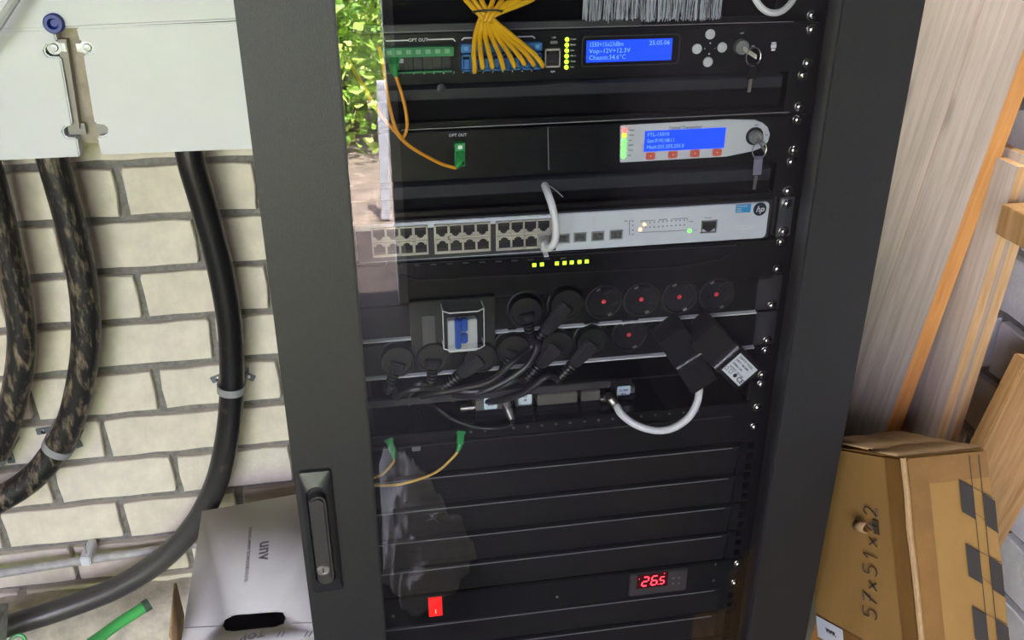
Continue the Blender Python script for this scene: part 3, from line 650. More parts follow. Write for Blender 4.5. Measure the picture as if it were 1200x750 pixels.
# ---- k 6..8 : two socket strips
def socket(parent, px, py, y, ang, dot=True):
    c = PY(px, py, y); R_ = .0192
    o = build('power_socket', MB().lathe(c, (0, -1, 0), [(0, R_+.0016), (.0022, R_+.0012), (.0026, R_), (.0022, R_-.0012), (.0006, R_-.0018), (.0004, 0)], 28), mat('socket_black', (.014, .014, .016), .3), parent)
    ca, sa = math.cos(ang), math.sin(ang)
    for sg in (-1, 1):
        h = c+Vector((ca*.0095*sg, -.0006, sa*.0095*sg)); build('pin_hole', MB().cyl(h, h-YV*.0003, .0026, n=12), PORTD, o)
        g = c+Vector((-sa*.0165*sg, -.0014, ca*.0165*sg)); build('earth_clip', MB().obox(g, (ca*.0022, 0, sa*.0022), (0, .0012, 0), (-sa*.0011, 0, ca*.0011)), NICK, o)
    for aa in (.7, -.7):
        g = c+Vector((math.cos(ang+aa)*.0125, -.0010, math.sin(ang+aa)*.0125)); build('rib', MB().obox(g, (math.cos(ang)*.004, 0, math.sin(ang)*.004), (0, .0004, 0), (-math.sin(ang)*.0008, 0, math.cos(ang)*.0008)), GREYD, o)
    if dot: build('red_shutter', MB().lathe(c, (0, -1, 0), [(.0004, .0026), (.0014, .0022), (.0017, 0)], 12), REDDOT, o)
    return c
YP_ = -.004
def strip(k, label, end_px):
    t = unit('power_strip', k, k+1, label, 'power strip', 'rack power strips'); xe = PY(end_px, 370, YP_).x
    build('body', MB().box((-.222, YP_, -U*(k+.97)), (xe, .045, -U*(k+.08))), BLKP, t, bevel=.001)
    build('white_edge', MB().prism([(YP_-.004, -U*(k+.985)), (YP_-.0045, -U*(k+.945)), (YP_+.001, -U*(k+.915)), (YP_+.001, -U*(k+.985))], YV, ZV, XV, (0, 0, 0), -.222, xe), mat('edge_white', (.62, .64, .66), .4), t, 'white lower edge')
    for s_ in (-1, 1): build('ear', MB().box((s_*(xe-.004), .0, -U*(k+.97)), (s_*HW, .0025, -U*(k+.05))), GREYD, t)
    screw(t, .2325, -U*(k+.857), -.0005); return t
P1 = strip(6, 'upper black socket strip with four empty round sockets and a white edge', 884)
P2 = strip(7, 'lower black socket strip below the white edge, mostly filled with plugs', 887)
for px, py in ((707.5, 353.2), (751.5, 350.6), (796, 347.6), (839.5, 344.6)): socket(P1, px, py, YP_, math.radians(25))
for px, py in ((616, 360), (662, 356)): socket(P1, px, py, YP_, math.radians(25), False)
socket(P2, 737, 392, YP_, math.radians(25))
for px, py in ((466, 418), (507, 414.5), (600, 404.5), (648, 401), (692, 396)): socket(P2, px, py, YP_, math.radians(25), False)
for px in (684, 729.5, 774, 818): line(P1, (px, 332), (px+1.5, 370), YP_-.0002, .0003, PORTD, 'seam')
# breaker module with clear cover on the upper strip
a_, b_ = PY(481, 354, -.012), PY(580, 398, -.012)
md = build('breaker_module', MB().box((PY(481, 380, -.012).x, -.014, PY(530, 413, -.012).z), (PY(580, 380, -.012).x, YP_, PY(530, 350, -.012).z)), mat('module_black', (.012, .012, .013), .45), P1, bevel=.001)
x, z, a, b = fc(502.5, 388.5, 15, 38, -.014); build('blank_cover', MB().box((x-a, -.0155, z-b), (x+a, -.0139, z+b)), mat('cover_grey', (.07, .07, .072), .5), md, bevel=.0004)
x, z, a, b = fc(541, 389, 34, 37, -.014); build('breaker_body', MB().box((x-a, -.024, z-b), (x+a, -.0139, z+b)), mat('breaker_white', (.62, .63, .62), .4), md, bevel=.001)
x, z, a, b = fc(540, 388, 15, 34, -.024); tb = MB(); tb.box((x-a, -.033, z-b), (x-a*.1, -.0238, z+b)); tb.box((x-a*.1, -.031, z+b*.1), (x+a, -.0238, z+b*.95)); tb.box((x-a*.1, -.029, z-b*.75), (x+a, -.0238, z-b*.1))
build('breaker_toggle', tb, BLUET, md, 'blue breaker toggle', bevel=.0012)
x, z, a, b = fc(544, 387, 48, 44, -.036)
# hinged transparent cover: open-backed shell
cv = MB(); yb, yf = -.0142, -.040; pr = [(-a, 0), (-a, .018), (-a*.7, .024), (a*.7, .024), (a, .018), (a, 0)]
for sgn in (1,):
    vs = []; n2 = len(pr)
    for zz in (z-b, z-b+.001, z+b-.001, z+b): vs += [(x+u, yb-v, zz) for u, v in pr]
    fs = [(k*n2+i, k*n2+i+1, (k+1)*n2+i+1, (k+1)*n2+i) for k in (0, 1, 2) for i in range(n2-1)]+[tuple(range(n2)), tuple(range(3*n2, 4*n2))]
    cv.add(vs, fs)
build('clear_cover', cv, CLEAR, md, 'clear hinged cover')
for zz in (z-b, z+b): build('cover_edge_highlight', MB().tube([(x+u, yb-v, zz) for u, v in pr], .0007, 6), mat('rim_highlight_white', (.75, .77, .76), .15), md)  # whitish rims paint the bright edge highlights of the clear cover
for u, v in (pr[1], pr[4]): build('cover_edge_highlight', MB().tube([(x+u, yb-v, z-b), (x+u, yb-v, z+b)], .0005, 6), MATS['rim_highlight_white'], md)

# power cords with angled plugs
def cord(label, px, py, dirpx, path, round_=True, body=.040, yb=-.006, m=BLKR, lift=.0):
    c = PY(px, py, yb); dv = PY(px+dirpx[0], py+dirpx[1], yb)-c; dv.y = 0; dv.normalize(); sv = dv.cross(YV)
    t = thing('power_cable', c, label, 'power cable', 'black power cables')
    build('plug', MB().lathe(c, (0, -1, 0), [(0, .0172), (.010, .0180), (.0125, .0172), (.0125, .0150), (.0115, .0145), (.0115, 0)], 26), m, t)
    g = c+Vector((0, -.010, 0)); e = g+dv*body
    mb = MB(); pr = [(-.009, -.004), (.009, -.004), (.009, .004), (.005, .008), (-.005, .008), (-.009, .004)]
    n = len(pr); vs = []
    for q_, sc_ in ((0, 1.), (.5, .95), (.85, .8), (1., .62)):
        o = g+dv*(body*q_); vs += [o+sv*(u*sc_)-YV*(v*sc_) for u, v in pr]
    mb.add(vs, [(k*n+i, k*n+(i+1) % n, (k+1)*n+(i+1) % n, (k+1)*n+i) for k in range(3) for i in range(n)]+[tuple(range(n)), tuple(range(3*n, 4*n))])
    build('plug_grip', mb, mat('plug_black', (.018, .018, .020), .40), t, bevel=.0012)
    sr = MB()
    for i in range(6): sr.cyl(e+dv*(.0005+i*.0042), e+dv*(.003+i*.0042), .0062-.0003*i, n=12)
    sr.cyl(e, e+dv*.026, .0036, n=10); build('strain_relief', sr, m, t)
    build('lead', MB().tube(spline([e+dv*.022]+[PY(*q_) for q_ in path], 8), .0034, 8), mat('cord_black', (.02, .02, .021), .38), t)
cord('black power cord plugged into the upper strip, grip slanting down left beside the empty sockets', 662, 352, (-40, 48), [(600, 425, -.03), (575, 446, -.026), (540, 455, -.02), (505, 462, -.012), (478, 470, .02)])
cord('black power cord plugged in at the upper strip right of the breaker', 614, 361, (8, 40), [(630, 405, -.034), (618, 428, -.034), (590, 448, -.03), (555, 462, -.02), (520, 462, .01), (500, 455, .04)], body=.012)
cord('black power cord plugged into the lower strip, third socket left of the adapters', 692, 396, (-42, 46), [(640, 442, -.028), (615, 460, -.022), (585, 470, -.006), (560, 470, .03)], body=.034)
cord('black power cord plugged into the lower strip in the tangle at mid strip', 650, 400, (-36, 40), [(602, 447, -.03), (570, 458, -.024), (530, 456, -.01), (505, 440, .03)], body=.03)
cord('black power cord plugged below the clear breaker cover', 562, 414, (-40, 32), [(488, 456, -.022), (470, 462, -.012), (455, 470, .02)], body=.03)
cord('black power cord plugged in at the far left end of the lower strip', 466, 418, (-14, 40), [(462, 455, -.02), (466, 466, -.006), (480, 472, .04)], body=.014)
cord('black power cord plugged into the second left socket of the lower strip', 507, 414.5, (-4, 40), [(490, 450, -.02), (480, 462, -.008), (470, 470, .04)], body=.012)
cord('black round plug and cord standing alone in the middle of the lower strip', 600, 404.5, (-20, 40), [(578, 446, -.02), (552, 460, -.008), (530, 468, .04)], body=.010)
# plug-in power adapters
def adapter(label, c0, c1, wpx, yb, with_label):
    a_, b_ = PY(*c0, yb), PY(*c1, yb); dv = b_-a_; dv.y = 0; L_ = dv.length; dv.normalize(); sv = dv.cross(YV); hw = wpx
    t = thing('power_adapter', b_, label, 'power adapter', 'plug-in power adapters')
    pr = [(0, 0), (0, .022), (.004, .028), (L_*.40, .0275), (L_*.43, .031), (L_*.47, .0335), (L_*.51, .0325), (L_*.545, .0280), (L_*.56, .0225), (L_*.97, .0215), (L_, .017), (L_, 0)]
    mb = MB(); n = len(pr); vs = []
    for sg, sh in ((-1, .0018), (-1, 0), (1, 0), (1, .0018)):
        inset = .0018 if sh else 0
        vs += [a_+dv*min(max(u, inset), L_-inset)+sv*(sg*(hw-(0 if sh else 0) + (-0 if not sh else 0))*(1. if sh else .93))-YV*(v*(.9 if sh else 1.)) for u, v in pr]
    vs = vs[:n]+vs[n:2*n]+vs[2*n:3*n]+vs[3*n:]
    mb.add(vs, [(k*n+i, k*n+(i+1) % n, (k+1)*n+(i+1) % n, (k+1)*n+i) for k in range(3) for i in range(n)]+[tuple(range(n)), tuple(range(3*n, 4*n))])
    bd = build('body', mb, mat('adapter_black', (.012, .012, .014), .28), t, ang=50)
    ox = a_+dv*(L_*.76)-YV*.0225
    if with_label:
        lb = build('rating_label', MB().obox(ox, dv*(L_*.165), (0, .0004, 0), sv*hw*.74), STICK, t, 'white rating label')
        lx, ly = -sv, -dv
        lx, ly = dv, -sv.copy()
        if ly.z < 0: ly = -ly
        rows = ['ADAPTER  MODEL:', 'INPUT: 100-240V~', '50/60Hz 0.6A', 'OUTPUT: 12V 1.5A']
        for i, r_ in enumerate(rows): text(r_, ox-YV*.0006+ly*(hw*(.56-.26*i))-dv*(L_*.14), .0026, DPRINT, lb, right=lx, up=ly, align='LEFT', ext=.0001, wx=.8)
        text('CE', ox-YV*.0006-ly*(hw*.46)+dv*(L_*.11), .0058, DPRINT, lb, right=lx, up=ly, ext=.0001, bold=.0001)
        text('\u2302 \u25a1 \u25cf', ox-YV*.0006-ly*(hw*.46)-dv*(L_*.06), .0046, DPRINT, lb, right=lx, up=ly, ext=.0001)
    else:
        for i, r_ in enumerate(('ADAPTER MODEL', 'INPUT 100-240V', 'OUTPUT 12V')): text(r_, ox-YV*.0004-sv*(hw*(.5-.4*i)), .0024, GREYP, t, right=dv, up=-sv if (-sv).z > 0 else sv, ext=.0001)
    return t
adapter('black plug-in power adapter with a white rating label at the right end of the strip', (811, 376), (872, 436), .0185, -.012, True)
adapter('black plug-in power adapter with dark printing, left of the white-labelled one', (776, 376), (820, 444), .0170, -.008, False)

# ---- k 8..9 : shallow shelf under the cords, with recess
SH = unit('cable_shelf', 8, 9, 'black shallow cable shelf below the socket strips', 'shelf')
build('lip', MB().box((-.222, -.004, -U*8.82), (.05, .004, -U*8.62)), GREYD, SH, bevel=.0008)
build('tray', MB().box((-.222, .004, -U*8.74), (.222, .22, -U*8.68)), BLKP, SH); build('back_plate', MB().box((-.222, .215, -U*8.68), (.222, .22, -U*8.02)), BLKI, SH)
for s_ in (-1, 1): build('ear', MB().box((s_*.222, 0, -U*8.9), (s_*HW, .003, -U*8.05)), BLKP, SH)
ears(SH, 8, 9)
# ---- k 9..10 : shelf carrying splitters
SP = unit('perforated_shelf', 9, 10, 'black shelf with a line of small screws along its front lip', 'shelf')
build('tray', MB().box((-.222, .002, -U*9.74), (.222, .24, -U*9.69)), BLKG, SP)
build('lip', MB().box((-.222, -.002, -U*9.98), (.222, .002, -U*9.68)), BLKP, SP, bevel=.0006)
build('back_plate', MB().box((-.222, .235, -U*9.69), (.222, .24, -U*9.0)), BLKI, SP)
for i in range(17):
    px = 552+i*16.6; p = PY(px, 505.3-(px-552)*.0915+.6, -.002)
    build('lip_screw', MB().lathe(p, (0, -1, 0), [(0, .0018), (.0008, .0016), (.001, 0)], 8), mat('dull_screw', (.30, .30, .29), .35, 1.), SP)
for s_ in (-1, 1): build('ear', MB().box((s_*.222, 0, -U*9.98), (s_*HW, .003, -U*9.05)), BLKP, SP)
ears(SP, 9, 10)
zsh = -U*9.69
def splitter(px0, px1, pyt, depth_y, stick, label, conn=(), stk=0):
    a_ = PY(px0, 490, depth_y); b_ = PY(px1, 490, depth_y); top = PY((px0+px1)/2, pyt, depth_y).z
    t = thing('signal_splitter', ((a_.x+b_.x)/2, depth_y+.03, zsh), label, 'splitter', 'signal splitters on the shelf')
    hgt = min(top, -U*9.05)
    build('housing', MB().box((a_.x, depth_y, zsh), (b_.x, depth_y+.06, hgt)), mat('splitter_grey', (.20, .19, .175), .32, .55, var=.1, vscale=50), t, bevel=.0012)
    build('cover', MB().box((a_.x-.001, depth_y-.002, zsh+.0005), (b_.x+.001, depth_y+.02, zsh+(hgt-zsh)*.5)), BLKG, t, bevel=.0012)
    if stick:
        x, z, w1, h1 = fc(stick[0], stick[1], 14, 13, depth_y-.001); lb = build('sticker', MB().prism(rrect(w1, h1, .0012), XV, ZV, -YV, (x, depth_y-.0002, z), 0, .0006), STICK, t, 'pale blue sticker')
        build('sticker_border', MB().prism(rrect(w1*1.12, h1*1.12, .0014), XV, ZV, -YV, (x, depth_y-.0002, z), 0, .0003), STICKB, lb)
        for i, s_ in enumerate(stick[2]): text(s_, (x, depth_y-.0011, z+h1*(.4-.7*i)), .0026, mat('sticker_ink', (.02, .12, .35), .5), lb, bold=.0001)
    for cx, cy in conn:
        p = PY(cx, cy, depth_y+.02)
        mbx = MB(); dx = 1 if cx > (px0+px1)/2 else -1; e_ = Vector((b_.x if dx > 0 else a_.x, depth_y+.014, p.z))
        for i in range(5): mbx.cyl(e_+XV*dx*(i*.003), e_+XV*dx*(i*.003+.0022), .0048, n=14)
        mbx.cyl(e_, e_+XV*dx*.016, .0038, n=12); build('threaded_socket', mbx, NICK, t)
    return t
splitter(558, 596, 466, .012, (575, 472.5, ('5-1000', 'MHz')), 'small splitter box with a pale blue sticker at the left of the shelf', ((554, 474),))
splitter(605, 624, 463, .014, (615.5, 467, ('3.5', 'dB')), 'narrow splitter box with a pale blue sticker next to the braided connector')
splitter(630, 676, 461, .012, None, 'plain grey splitter box in the middle of the shelf')
splitter(681, 702, 458, .014, None, 'plain narrow splitter box left of the white cable connector', ((706, 464),))
splitter(722, 742, 454, .030, (731, 460, ('5-1000', 'MHz')), 'dark splitter box with a pale blue sticker beside the white cable')
# coax jumper (black) with knurled plug in front of the first splitter
t = thing('coaxial_cable', PY(597, 470, -.005), 'thin black coaxial cable with a knurled metal plug on the shelf', 'cable')
pa, pb = PY(590, 466, .004), PY(600, 492, -.014)
kn = MB(); kn.cyl(pa, pa.lerp(pb, .45), .0052, n=6); kn.cyl(pa.lerp(pb, .45), pa.lerp(pb, .55), .0036, n=12); kn.cyl(pa.lerp(pb, .55), pb, .0048, .0034, n=14); build('plug', kn, NICK, t)
build('cable', MB().tube(spline([pb]+pp((598, 498, -.014), (580, 502, -.016), (556, 500, -.014), (532, 492, -.010), (512, 478, -.004), (498, 470, .02), (490, 466, .06)), 8), .0026, 8), BLKR, t)
# white coax
t = thing('coaxial_cable', PY(720, 475, -.01), 'thick white coaxial cable curving below the power adapters', 'cable')
pa, pb = PY(712, 463, .014), PY(723, 476, -.004)
kn = MB(); kn.cyl(pa, pa.lerp(pb, .5), .0056, n=6); kn.cyl(pa.lerp(pb, .5), pb, .0046, .0040, n=16)
for i in range(4): kn.torus(pa.lerp(pb, .55+i*.1), pb-pa, .0044, .0006, 16, 6)
build('plug', kn, NICK, t)
build('cable', MB().tube(spline([pb]+pp((728, 485, -.014), (742, 496, -.024), (758, 502.5, -.03), (775, 504.5, -.033), (792, 500, -.034), (807, 489, -.033), (816, 474, -.03), (819.5, 458, -.024), (818, 440, -.006)), 8), .0043, 12), WHITEC, t)

# ---- k 10..11 : fibre tray
FT = unit('fibre_tray', 10, 11, 'black fibre tray with two green connectors below the perforated shelf', 'fibre tray')
build('front_panel', MB().box((-HW, .003, -U*10.97), (HW, .006, -U*10.02)), BLKP, FT); chassis(FT, 10, 11, y0=.007); screw(FT, .2325, -U*10.5, .002)
build('top_lip', MB().box((-.222, -.006, -U*10.02), (.20, .004, -U*9.99)), GREYD, FT)
x, z, a, b = fc(487.5, 522.5, 10, 8.5, .002); build('grey_port', MB().box((x-a, -.002, z-b), (x+a, .003, z+b)), mat('port_grey', (.16, .16, .165), .5), FT, bevel=.0006)
def fibre_connector(t, p0, p1, p2, m=GREENC, w=.0042):
    dv = (p1-p0).normalized(); sv = dv.cross(YV).normalized(); mb = MB(); mid = (p0+p1)/2
    mb.obox(mid, (p1-p0)/2, sv*w, dv.cross(sv)*w*1.0); mb.obox(p0, dv*.0018, sv*w*1.35, dv.cross(sv)*w*1.2)
    build('connector', mb, m, t, 'green connector' if m is GREENC else None, bevel=.0007)
    build('boot', MB().tube([p1, p1.lerp(p2, .5), p2], [.0034, .0028, .0019], 10), m, t)
for lab, q_, path in (('yellow fibre leaving the right green connector below the shelf and sweeping left', ((540, 507, -.004), (539, 521, -.012), (536, 530, -.016)), ((530, 537, -.018), (513, 552, -.022), (490, 562, -.026), (465, 568, -.028), (440, 569, -.028), (425, 568, -.024))),
                      ('yellow fibre leaving the left green connector below the shelf beside the door frame', ((456, 516, -.004), (461, 530, -.012), (462, 538, -.016)), ((460, 543, -.018), (450, 554, -.022), (438, 560, -.024), (425, 563, -.022)))):
    ps = [PY(*z_) for z_ in q_]; t = thing('fibre_cable', ps[0], lab, 'fibre cable', 'fibres below the shelf'); fibre_connector(t, *ps, w=.0036)
    build('fibre', MB().tube(spline([ps[2]]+[PY(*z_) for z_ in path], 8), .0015, 8), mat('pale_fibre', (.72, .46, .10), .4), t)

# ---- blanking panels with embossed maker's name
EMB = mat('embossed', (.003, .003, .004), .6)  # darker colour paints in the relief contrast that reflections would give
def snap_panel(k, label, emblem=True):
    t = unit('blanking_panel', k, k+1, label, 'blanking panel', 'embossed blanking panels'); zt_, zb_ = -U*k-.0006, -U*(k+1)+.0008
    pr = [(.004, zt_), (-.003, zt_), (-.0045, zt_-.0015), (.0, zb_+.004), (.0015, zb_), (.006, zb_)]
    o = build('face', MB().prism(pr, YV, ZV, XV, (0, 0, 0), -.2225, .214), mat('blank_black', (.013, .0125, .013), .32, spec=.35, var=.15, vscale=200), t, bevel=.0006)
    x0, x1 = PY(472, 560, -.003).x, PY(552, 560, -.003).x
    build('top_edge_highlight', MB().box((-.2225, -.0050, zt_-.0016), (.205, -.0040, zt_-.0006)), EDGE, t)  # light grey strip painting the highlight on the panel's upper edge
    if emblem:
        for (u0, u1, v0, v1) in ((x0, x1, zt_-.0075, zt_-.0068), (x0, x1, zb_+.0085, zb_+.0092), (x0, x0+.0007, zb_+.0085, zt_-.0068), (x1-.0007, x1, zb_+.0085, zt_-.0068)):
            ya = -.0045+(zt_-.0015-(v0+v1)/2)*(.0045/(U-.007))
            mb = MB().prism([(-.0045+(zt_-.0015-v_)*(.0045/(U-.007))-d_, v_) for v_, d_ in ((v0, 0), (v1, 0), (v1, .0004), (v0, .0004))], YV, ZV, XV, (0, 0, 0), u0, u1); build('emboss_frame', mb, EMB, t)
        mid = (zt_+zb_)/2-.001; sl = .0045/(U-.007); upv = Vector((0, -sl, 1)).normalized()
        text('MINKELS', ((x0+x1)/2+.006, -.0045+(zt_-.0015-mid)*sl-.0003, mid), .0105, EMB, t, up=upv, bold=.0003, wx=1.02)
        lz = mid; build('emblem', MB().obox((x0+.008, -.0045+(zt_-.0015-lz)*sl-.0003, lz), (.005, 0, 0), (0, .0003, 0), upv*.005), EMB, t)
    for s_ in (-1, 1): build('clip_end', MB().box((s_*.216, .0005, zb_), (s_*.228, .004, zt_)), BLKP, t, bevel=.0008)
    return t
nm = ['uppermost embossed black blanking panel, just below the yellow fibres', 'second embossed black blanking panel from the top', 'third embossed black blanking panel from the top', 'embossed black blanking panel right above the red rocker switch']
for i in range(4): snap_panel(11+i, nm[i])
# ---- k 15..16 : fan controller with rocker and thermostat
F_ = unit('fan_unit', 15, 16, 'black fan controller panel with red rocker switch and red number display', 'fan unit')
YN = -.003
build('front_panel', MB().box((-HW, YN, -U*16+.0008), (HW, .002, -U*15-.0006)), BLKP, F_, bevel=.0008); chassis(F_, 15, 16, depth=.2); ears(F_, 15, 16, YN)
for px, py in ((460.5, 722), (653, 699.5), (839, 661), (836.5, 680.5)):
    p = PY(px, py, YN); build('panel_screw', MB().lathe(p, (0, -1, 0), [(0, .0026), (.0008, .0024), (.0014, 0)], 10), CHROME, F_)
x, z, a, b = fc(510, 708.5, 19, 22, YN); rk = build('rocker_frame', MB().box((x-a, YN-.0016, z-b), (x+a, YN, z+b)), PORTD, F_, bevel=.0005)
build('rocker', MB().prism([(-.0016, -b*.9), (-.0055, -b*.9), (-.0032, 0), (-.0038, b*.9), (-.0016, b*.9)], YV, ZV, XV, (x, YN, z), -a*.82, a*.82), REDSW, rk, 'lit red rocker')
build('legend', MB().box((x-.0004, YN-.0062, z-b*.6), (x+.0004, YN-.0045, z-b*.25)), REDT, rk)
x, z, a, b = fc(770.5, 680, 66, 25, YN); th = build('thermostat', MB().box((x-a, YN-.005, z-b), (x+a, YN, z+b)), mat('thermostat_grey', (.05, .045, .046), .4), F_, bevel=.0012)
x2, z2, a2, b2 = fc(764.5, 680, 36, 16, YN-.005); build('display_window', MB().box((x2-a2, YN-.0054, z2-b2), (x2+a2, YN-.0048, z2+b2)), mat('red_window', (.06, .004, .006), .2), th)
SEGS = {'2': 'abged', '6': 'acdefg', '5': 'acdfg'}
def digit(ch, cx, cz, h):
    w_ = h*.52; y = YN-.0057; S_ = {'a': ((-.4, 1), (.4, 1)), 'b': ((.5, .9), (.5, .1)), 'c': ((.5, -.1), (.5, -.9)), 'd': ((-.4, -1), (.4, -1)), 'e': ((-.5, -.1), (-.5, -.9)), 'f': ((-.5, .9), (-.5, .1)), 'g': ((-.4, 0), (.4, 0))}
    mb = MB()
    for s_ in SEGS[ch]:
        (u0, v0), (u1, v1) = S_[s_]; p = Vector((cx+u0*w_+v0*h*.06, y, cz+v0*h/2)); q = Vector((cx+u1*w_+v1*h*.06, y, cz+v1*h/2)); dd = (q-p)/2; nn = dd.normalized().cross(YV)*h*.055
        mb.obox((p+q)/2, dd*.9, (0, .0002, 0), nn)
    build('digit', mb, SEG, th, 'glowing red digit')
hd = b2*1.25
digit('2', x2-a2*.46, z2, hd); digit('6', x2+a2*.12, z2, hd); digit('5', x2+a2*.62, z2-hd*.1, hd*.8)
for u, v in ((-.86, .45), (.36, -.62), (.74, .85)): p = Vector((x2+a2*u, YN-.0056, z2+b2*v)); build('decimal_dot', MB().box(p-Vector((.0005, .0001, .0005)), p+Vector((.0005, .0001, .0005))), SEG, th)
for px, py in ((789, 677.5), (796, 677), (788.5, 684), (795.5, 683.4)):
    p = PY(px, py, YN-.005); build('key_pad', MB().box(p-Vector((.0015, .0005, .0011)), p+Vector((.0015, 0, .0011))), mat('pad_grey', (.16, .15, .15), .5), th)
snap_panel(16, 'plain black blanking panel directly below the fan controller', False)
snap_panel(17, 'plain black blanking panel at the bottom edge of the picture', False)
for k in range(18, 25): snap_panel(k, 'plain black blanking panel low in the rack, %s under the fan controller' % ['third', 'fourth', 'fifth', 'sixth', 'seventh', 'eighth', 'ninth'][k-18], False)
snap_panel(-2, 'plain black blanking panel above the brush panel', False)

# ---- yellow fibres fanning from the tie into the blue ports
tops = [546, 555, 564, 577.6, 588, 600, 608, 622]; mids = [562, 565, 568, 571, 573.5, 576, 579, 582]
bots = [(554.8, 82.5), (563.7, 78), (575, 78), (587.8, 79), (600.4, 77), (611.8, 74.5), (622.7, 75.5), (633, 76.5)]
ordn = ['first', 'second', 'third', 'fourth', 'fifth', 'sixth', 'seventh', 'eighth']
for i in range(8):
    j = (i*3+5) % 8; end = PY(*bots[i], YA-.010); t = thing('fibre_cable', end, 'yellow fibre, %s from the left of the fan entering the blue ports' % ordn[i], 'fibre cable', 'yellow fibres at the blue ports')
    pts = [PY(tops[j]+(tops[j]-575)*.9, -55, .0), PY(tops[j]+(tops[j]-575)*.25, -14, -.03), PY(tops[j], 0, -.040), PY(mids[j]*.5+mids[i]*.5, 17+(i % 3)*2, -.046-.002*(i % 3)), PY(mids[i], 25+(i % 2)*2, -.046), PY(mids[i]*.6+bots[i][0]*.4-2, 42, -.042), PY(bots[i][0]*.85+mids[i]*.15-.8, 62, -.030), end+Vector((0, -.010, .002)), end]
    build('fibre', MB().tube(spline(pts, 7), .0023, 8), YEL, t)
    build('boot', MB().cyl(end+Vector((0, -.009, .0018)), end+Vector((0, .001, 0)), .0027, .0034, 10), BLUE, t)
tie = PY(571, 14, -.048)
build('cable_tie', MB().torus(tie, (0, .25, 1), .0125, .0009, 24, 6), mat('tie_dark', (.05, .05, .05), .4), None, 'dark cable tie around the bundle of yellow fibres', 'cable tie')
# orange fibres on the left
t = thing('fibre_cable', PY(461, 80, -.012), 'orange fibre looping down from the first green port of the amplifier', 'fibre cable')
fibre_connector(t, PY(461, 68, YA-.004), PY(462, 80, YA-.016), PY(464, 90, YA-.022))
build('fibre', MB().tube(spline(pp((464, 90, -.028), (470, 108, -.032), (475.5, 130, -.034), (477, 150, -.034), (471.5, 161, -.036), (463.5, 150, -.04), (456.5, 125, -.042), (452.5, 100, -.04), (449, 75, -.036), (444, 55, -.02)), 8), .0016, 8), ORG, t)
t = thing('fibre_cable', PY(538, 190, -.02), 'orange fibre sagging from the door frame to the green port of the transmitter', 'fibre cable')
fibre_connector(t, PY(538.5, 181, YT-.006), PY(538.5, 190, YT-.014), PY(534, 197, YT-.018), w=.0034)
build('fibre', MB().tube(spline(pp((534, 197, -.028), (514, 190.5, -.032), (481, 172, -.036), (463.6, 154.5, -.038), (446, 134, -.036), (425.6, 101, -.03), (408, 70, -.015)), 8), .0017, 8), ORG, t)
# white patch cable on the switch
t = thing('network_cable', PY(642, 285, -.02), 'white network patch cable plugged into the last port of the silver switch', 'cable')
x, z, a, b = fc(639, 285, 13, 13, -.02); build('plug', MB().box((x-a, -.030, z-b), (x+a, -.008, z+b*.9)), mat('clear_plug', (.62, .63, .62), .3), t, bevel=.0012)
build('latch', MB().obox((x-a*.2, -.024, z-b*1.25), (a*.4, 0, 0), (0, .008, .002), (0, 0, .0006)), WHITEC, t)
build('cable', MB().tube(spline(pp((640, 285, -.028), (645, 289, -.040), (650.5, 282, -.045), (651.5, 265, -.044), (648, 245, -.040), (642.5, 228, -.030), (638, 216, -.010), (636, 208, .012)), 8), .0038, 12), WHITEC, t)
build('loose_strand', MB().tube(spline(pp((641, 216, -.012), (650, 222, -.016), (660, 231, -.016)), 5), .0004, 5), WHITEC, t)

# ================================================================== BRICK WALL: enclosures, ducts, clamps
YE = .55
def epoly(pts): return [(PY(a_/3.947, b_/3.947, YE).x, PY(a_/3.947, b_/3.947, YE).z) for a_, b_ in pts]
zlid = PY(100, 31, YE).z; xe0 = PY(-130, 100, YE).x; xe1 = -.335
E_ = thing('cable_enclosure', ((xe0+xe1)/2, .6, PY(100, 188, YE).z), 'white plastic cable enclosure mounted on the brick wall', 'enclosure')
build('body', MB().box((xe0+.01, YE+.02, PY(100, 172, YE).z), (xe1-.01, YB-.002, zlid+.30)), SLOT, E_, bevel=.002)
lid = [(PY(px, py, YE).x, PY(px, py, YE).z) for px, py in ((-130, 41), (64, 33), (300, 22))]
mb = MB().prism([(xe0, lid[0][1]), (lid[1][0], lid[1][1]), (xe1, lid[2][1]), (xe1, zlid+.30), (xe0, zlid+.30)], XV, ZV, -YV, (0, YE, 0), -.03, .012)
build('upper_cover', mb, WHITE, E_, bevel=.004, seg=3)
rc = epoly([(355, 127), (372, 190), (425, 196), (437, 215), (430, 243), (388, 250), (440, 570), (492, 576), (506, 604), (490, 624), (452, 628), (472, 714), (1250, 682), (1230, 94)])
build('lower_cover', MB().prism(rc, XV, ZV, -YV, (0, YE, 0), -.025, .004), WHITE, E_, bevel=.002)
lc = epoly([(252, 133), (268, 188), (222, 205), (208, 232), (224, 258), (284, 262), (338, 576), (304, 584), (294, 606), (308, 632), (358, 636), (373, 722), (-500, 762), (-500, 152)])
build('lower_cover', MB().prism(lc, XV, ZV, -YV, (0, YE, 0), -.025, .004), WHITE, E_, bevel=.002)
for px, py in ((63, 56), (102, 56), (274, 51)):
    p = PY(px, py, YE); build('screw_lug', MB().lathe(p, (0, -1, 0), [(-.012, .010), (-.002, .010), (-.002, .006), (.001, .005), (.0015, 0)], 16), ZINC, E_)
    build('lug_tab', MB().obox(p+YV*.006+XV*(.008 if px < 80 else -.008), (.007, 0, 0), (0, .003, 0), (0, 0, .006)), ZINC, E_)
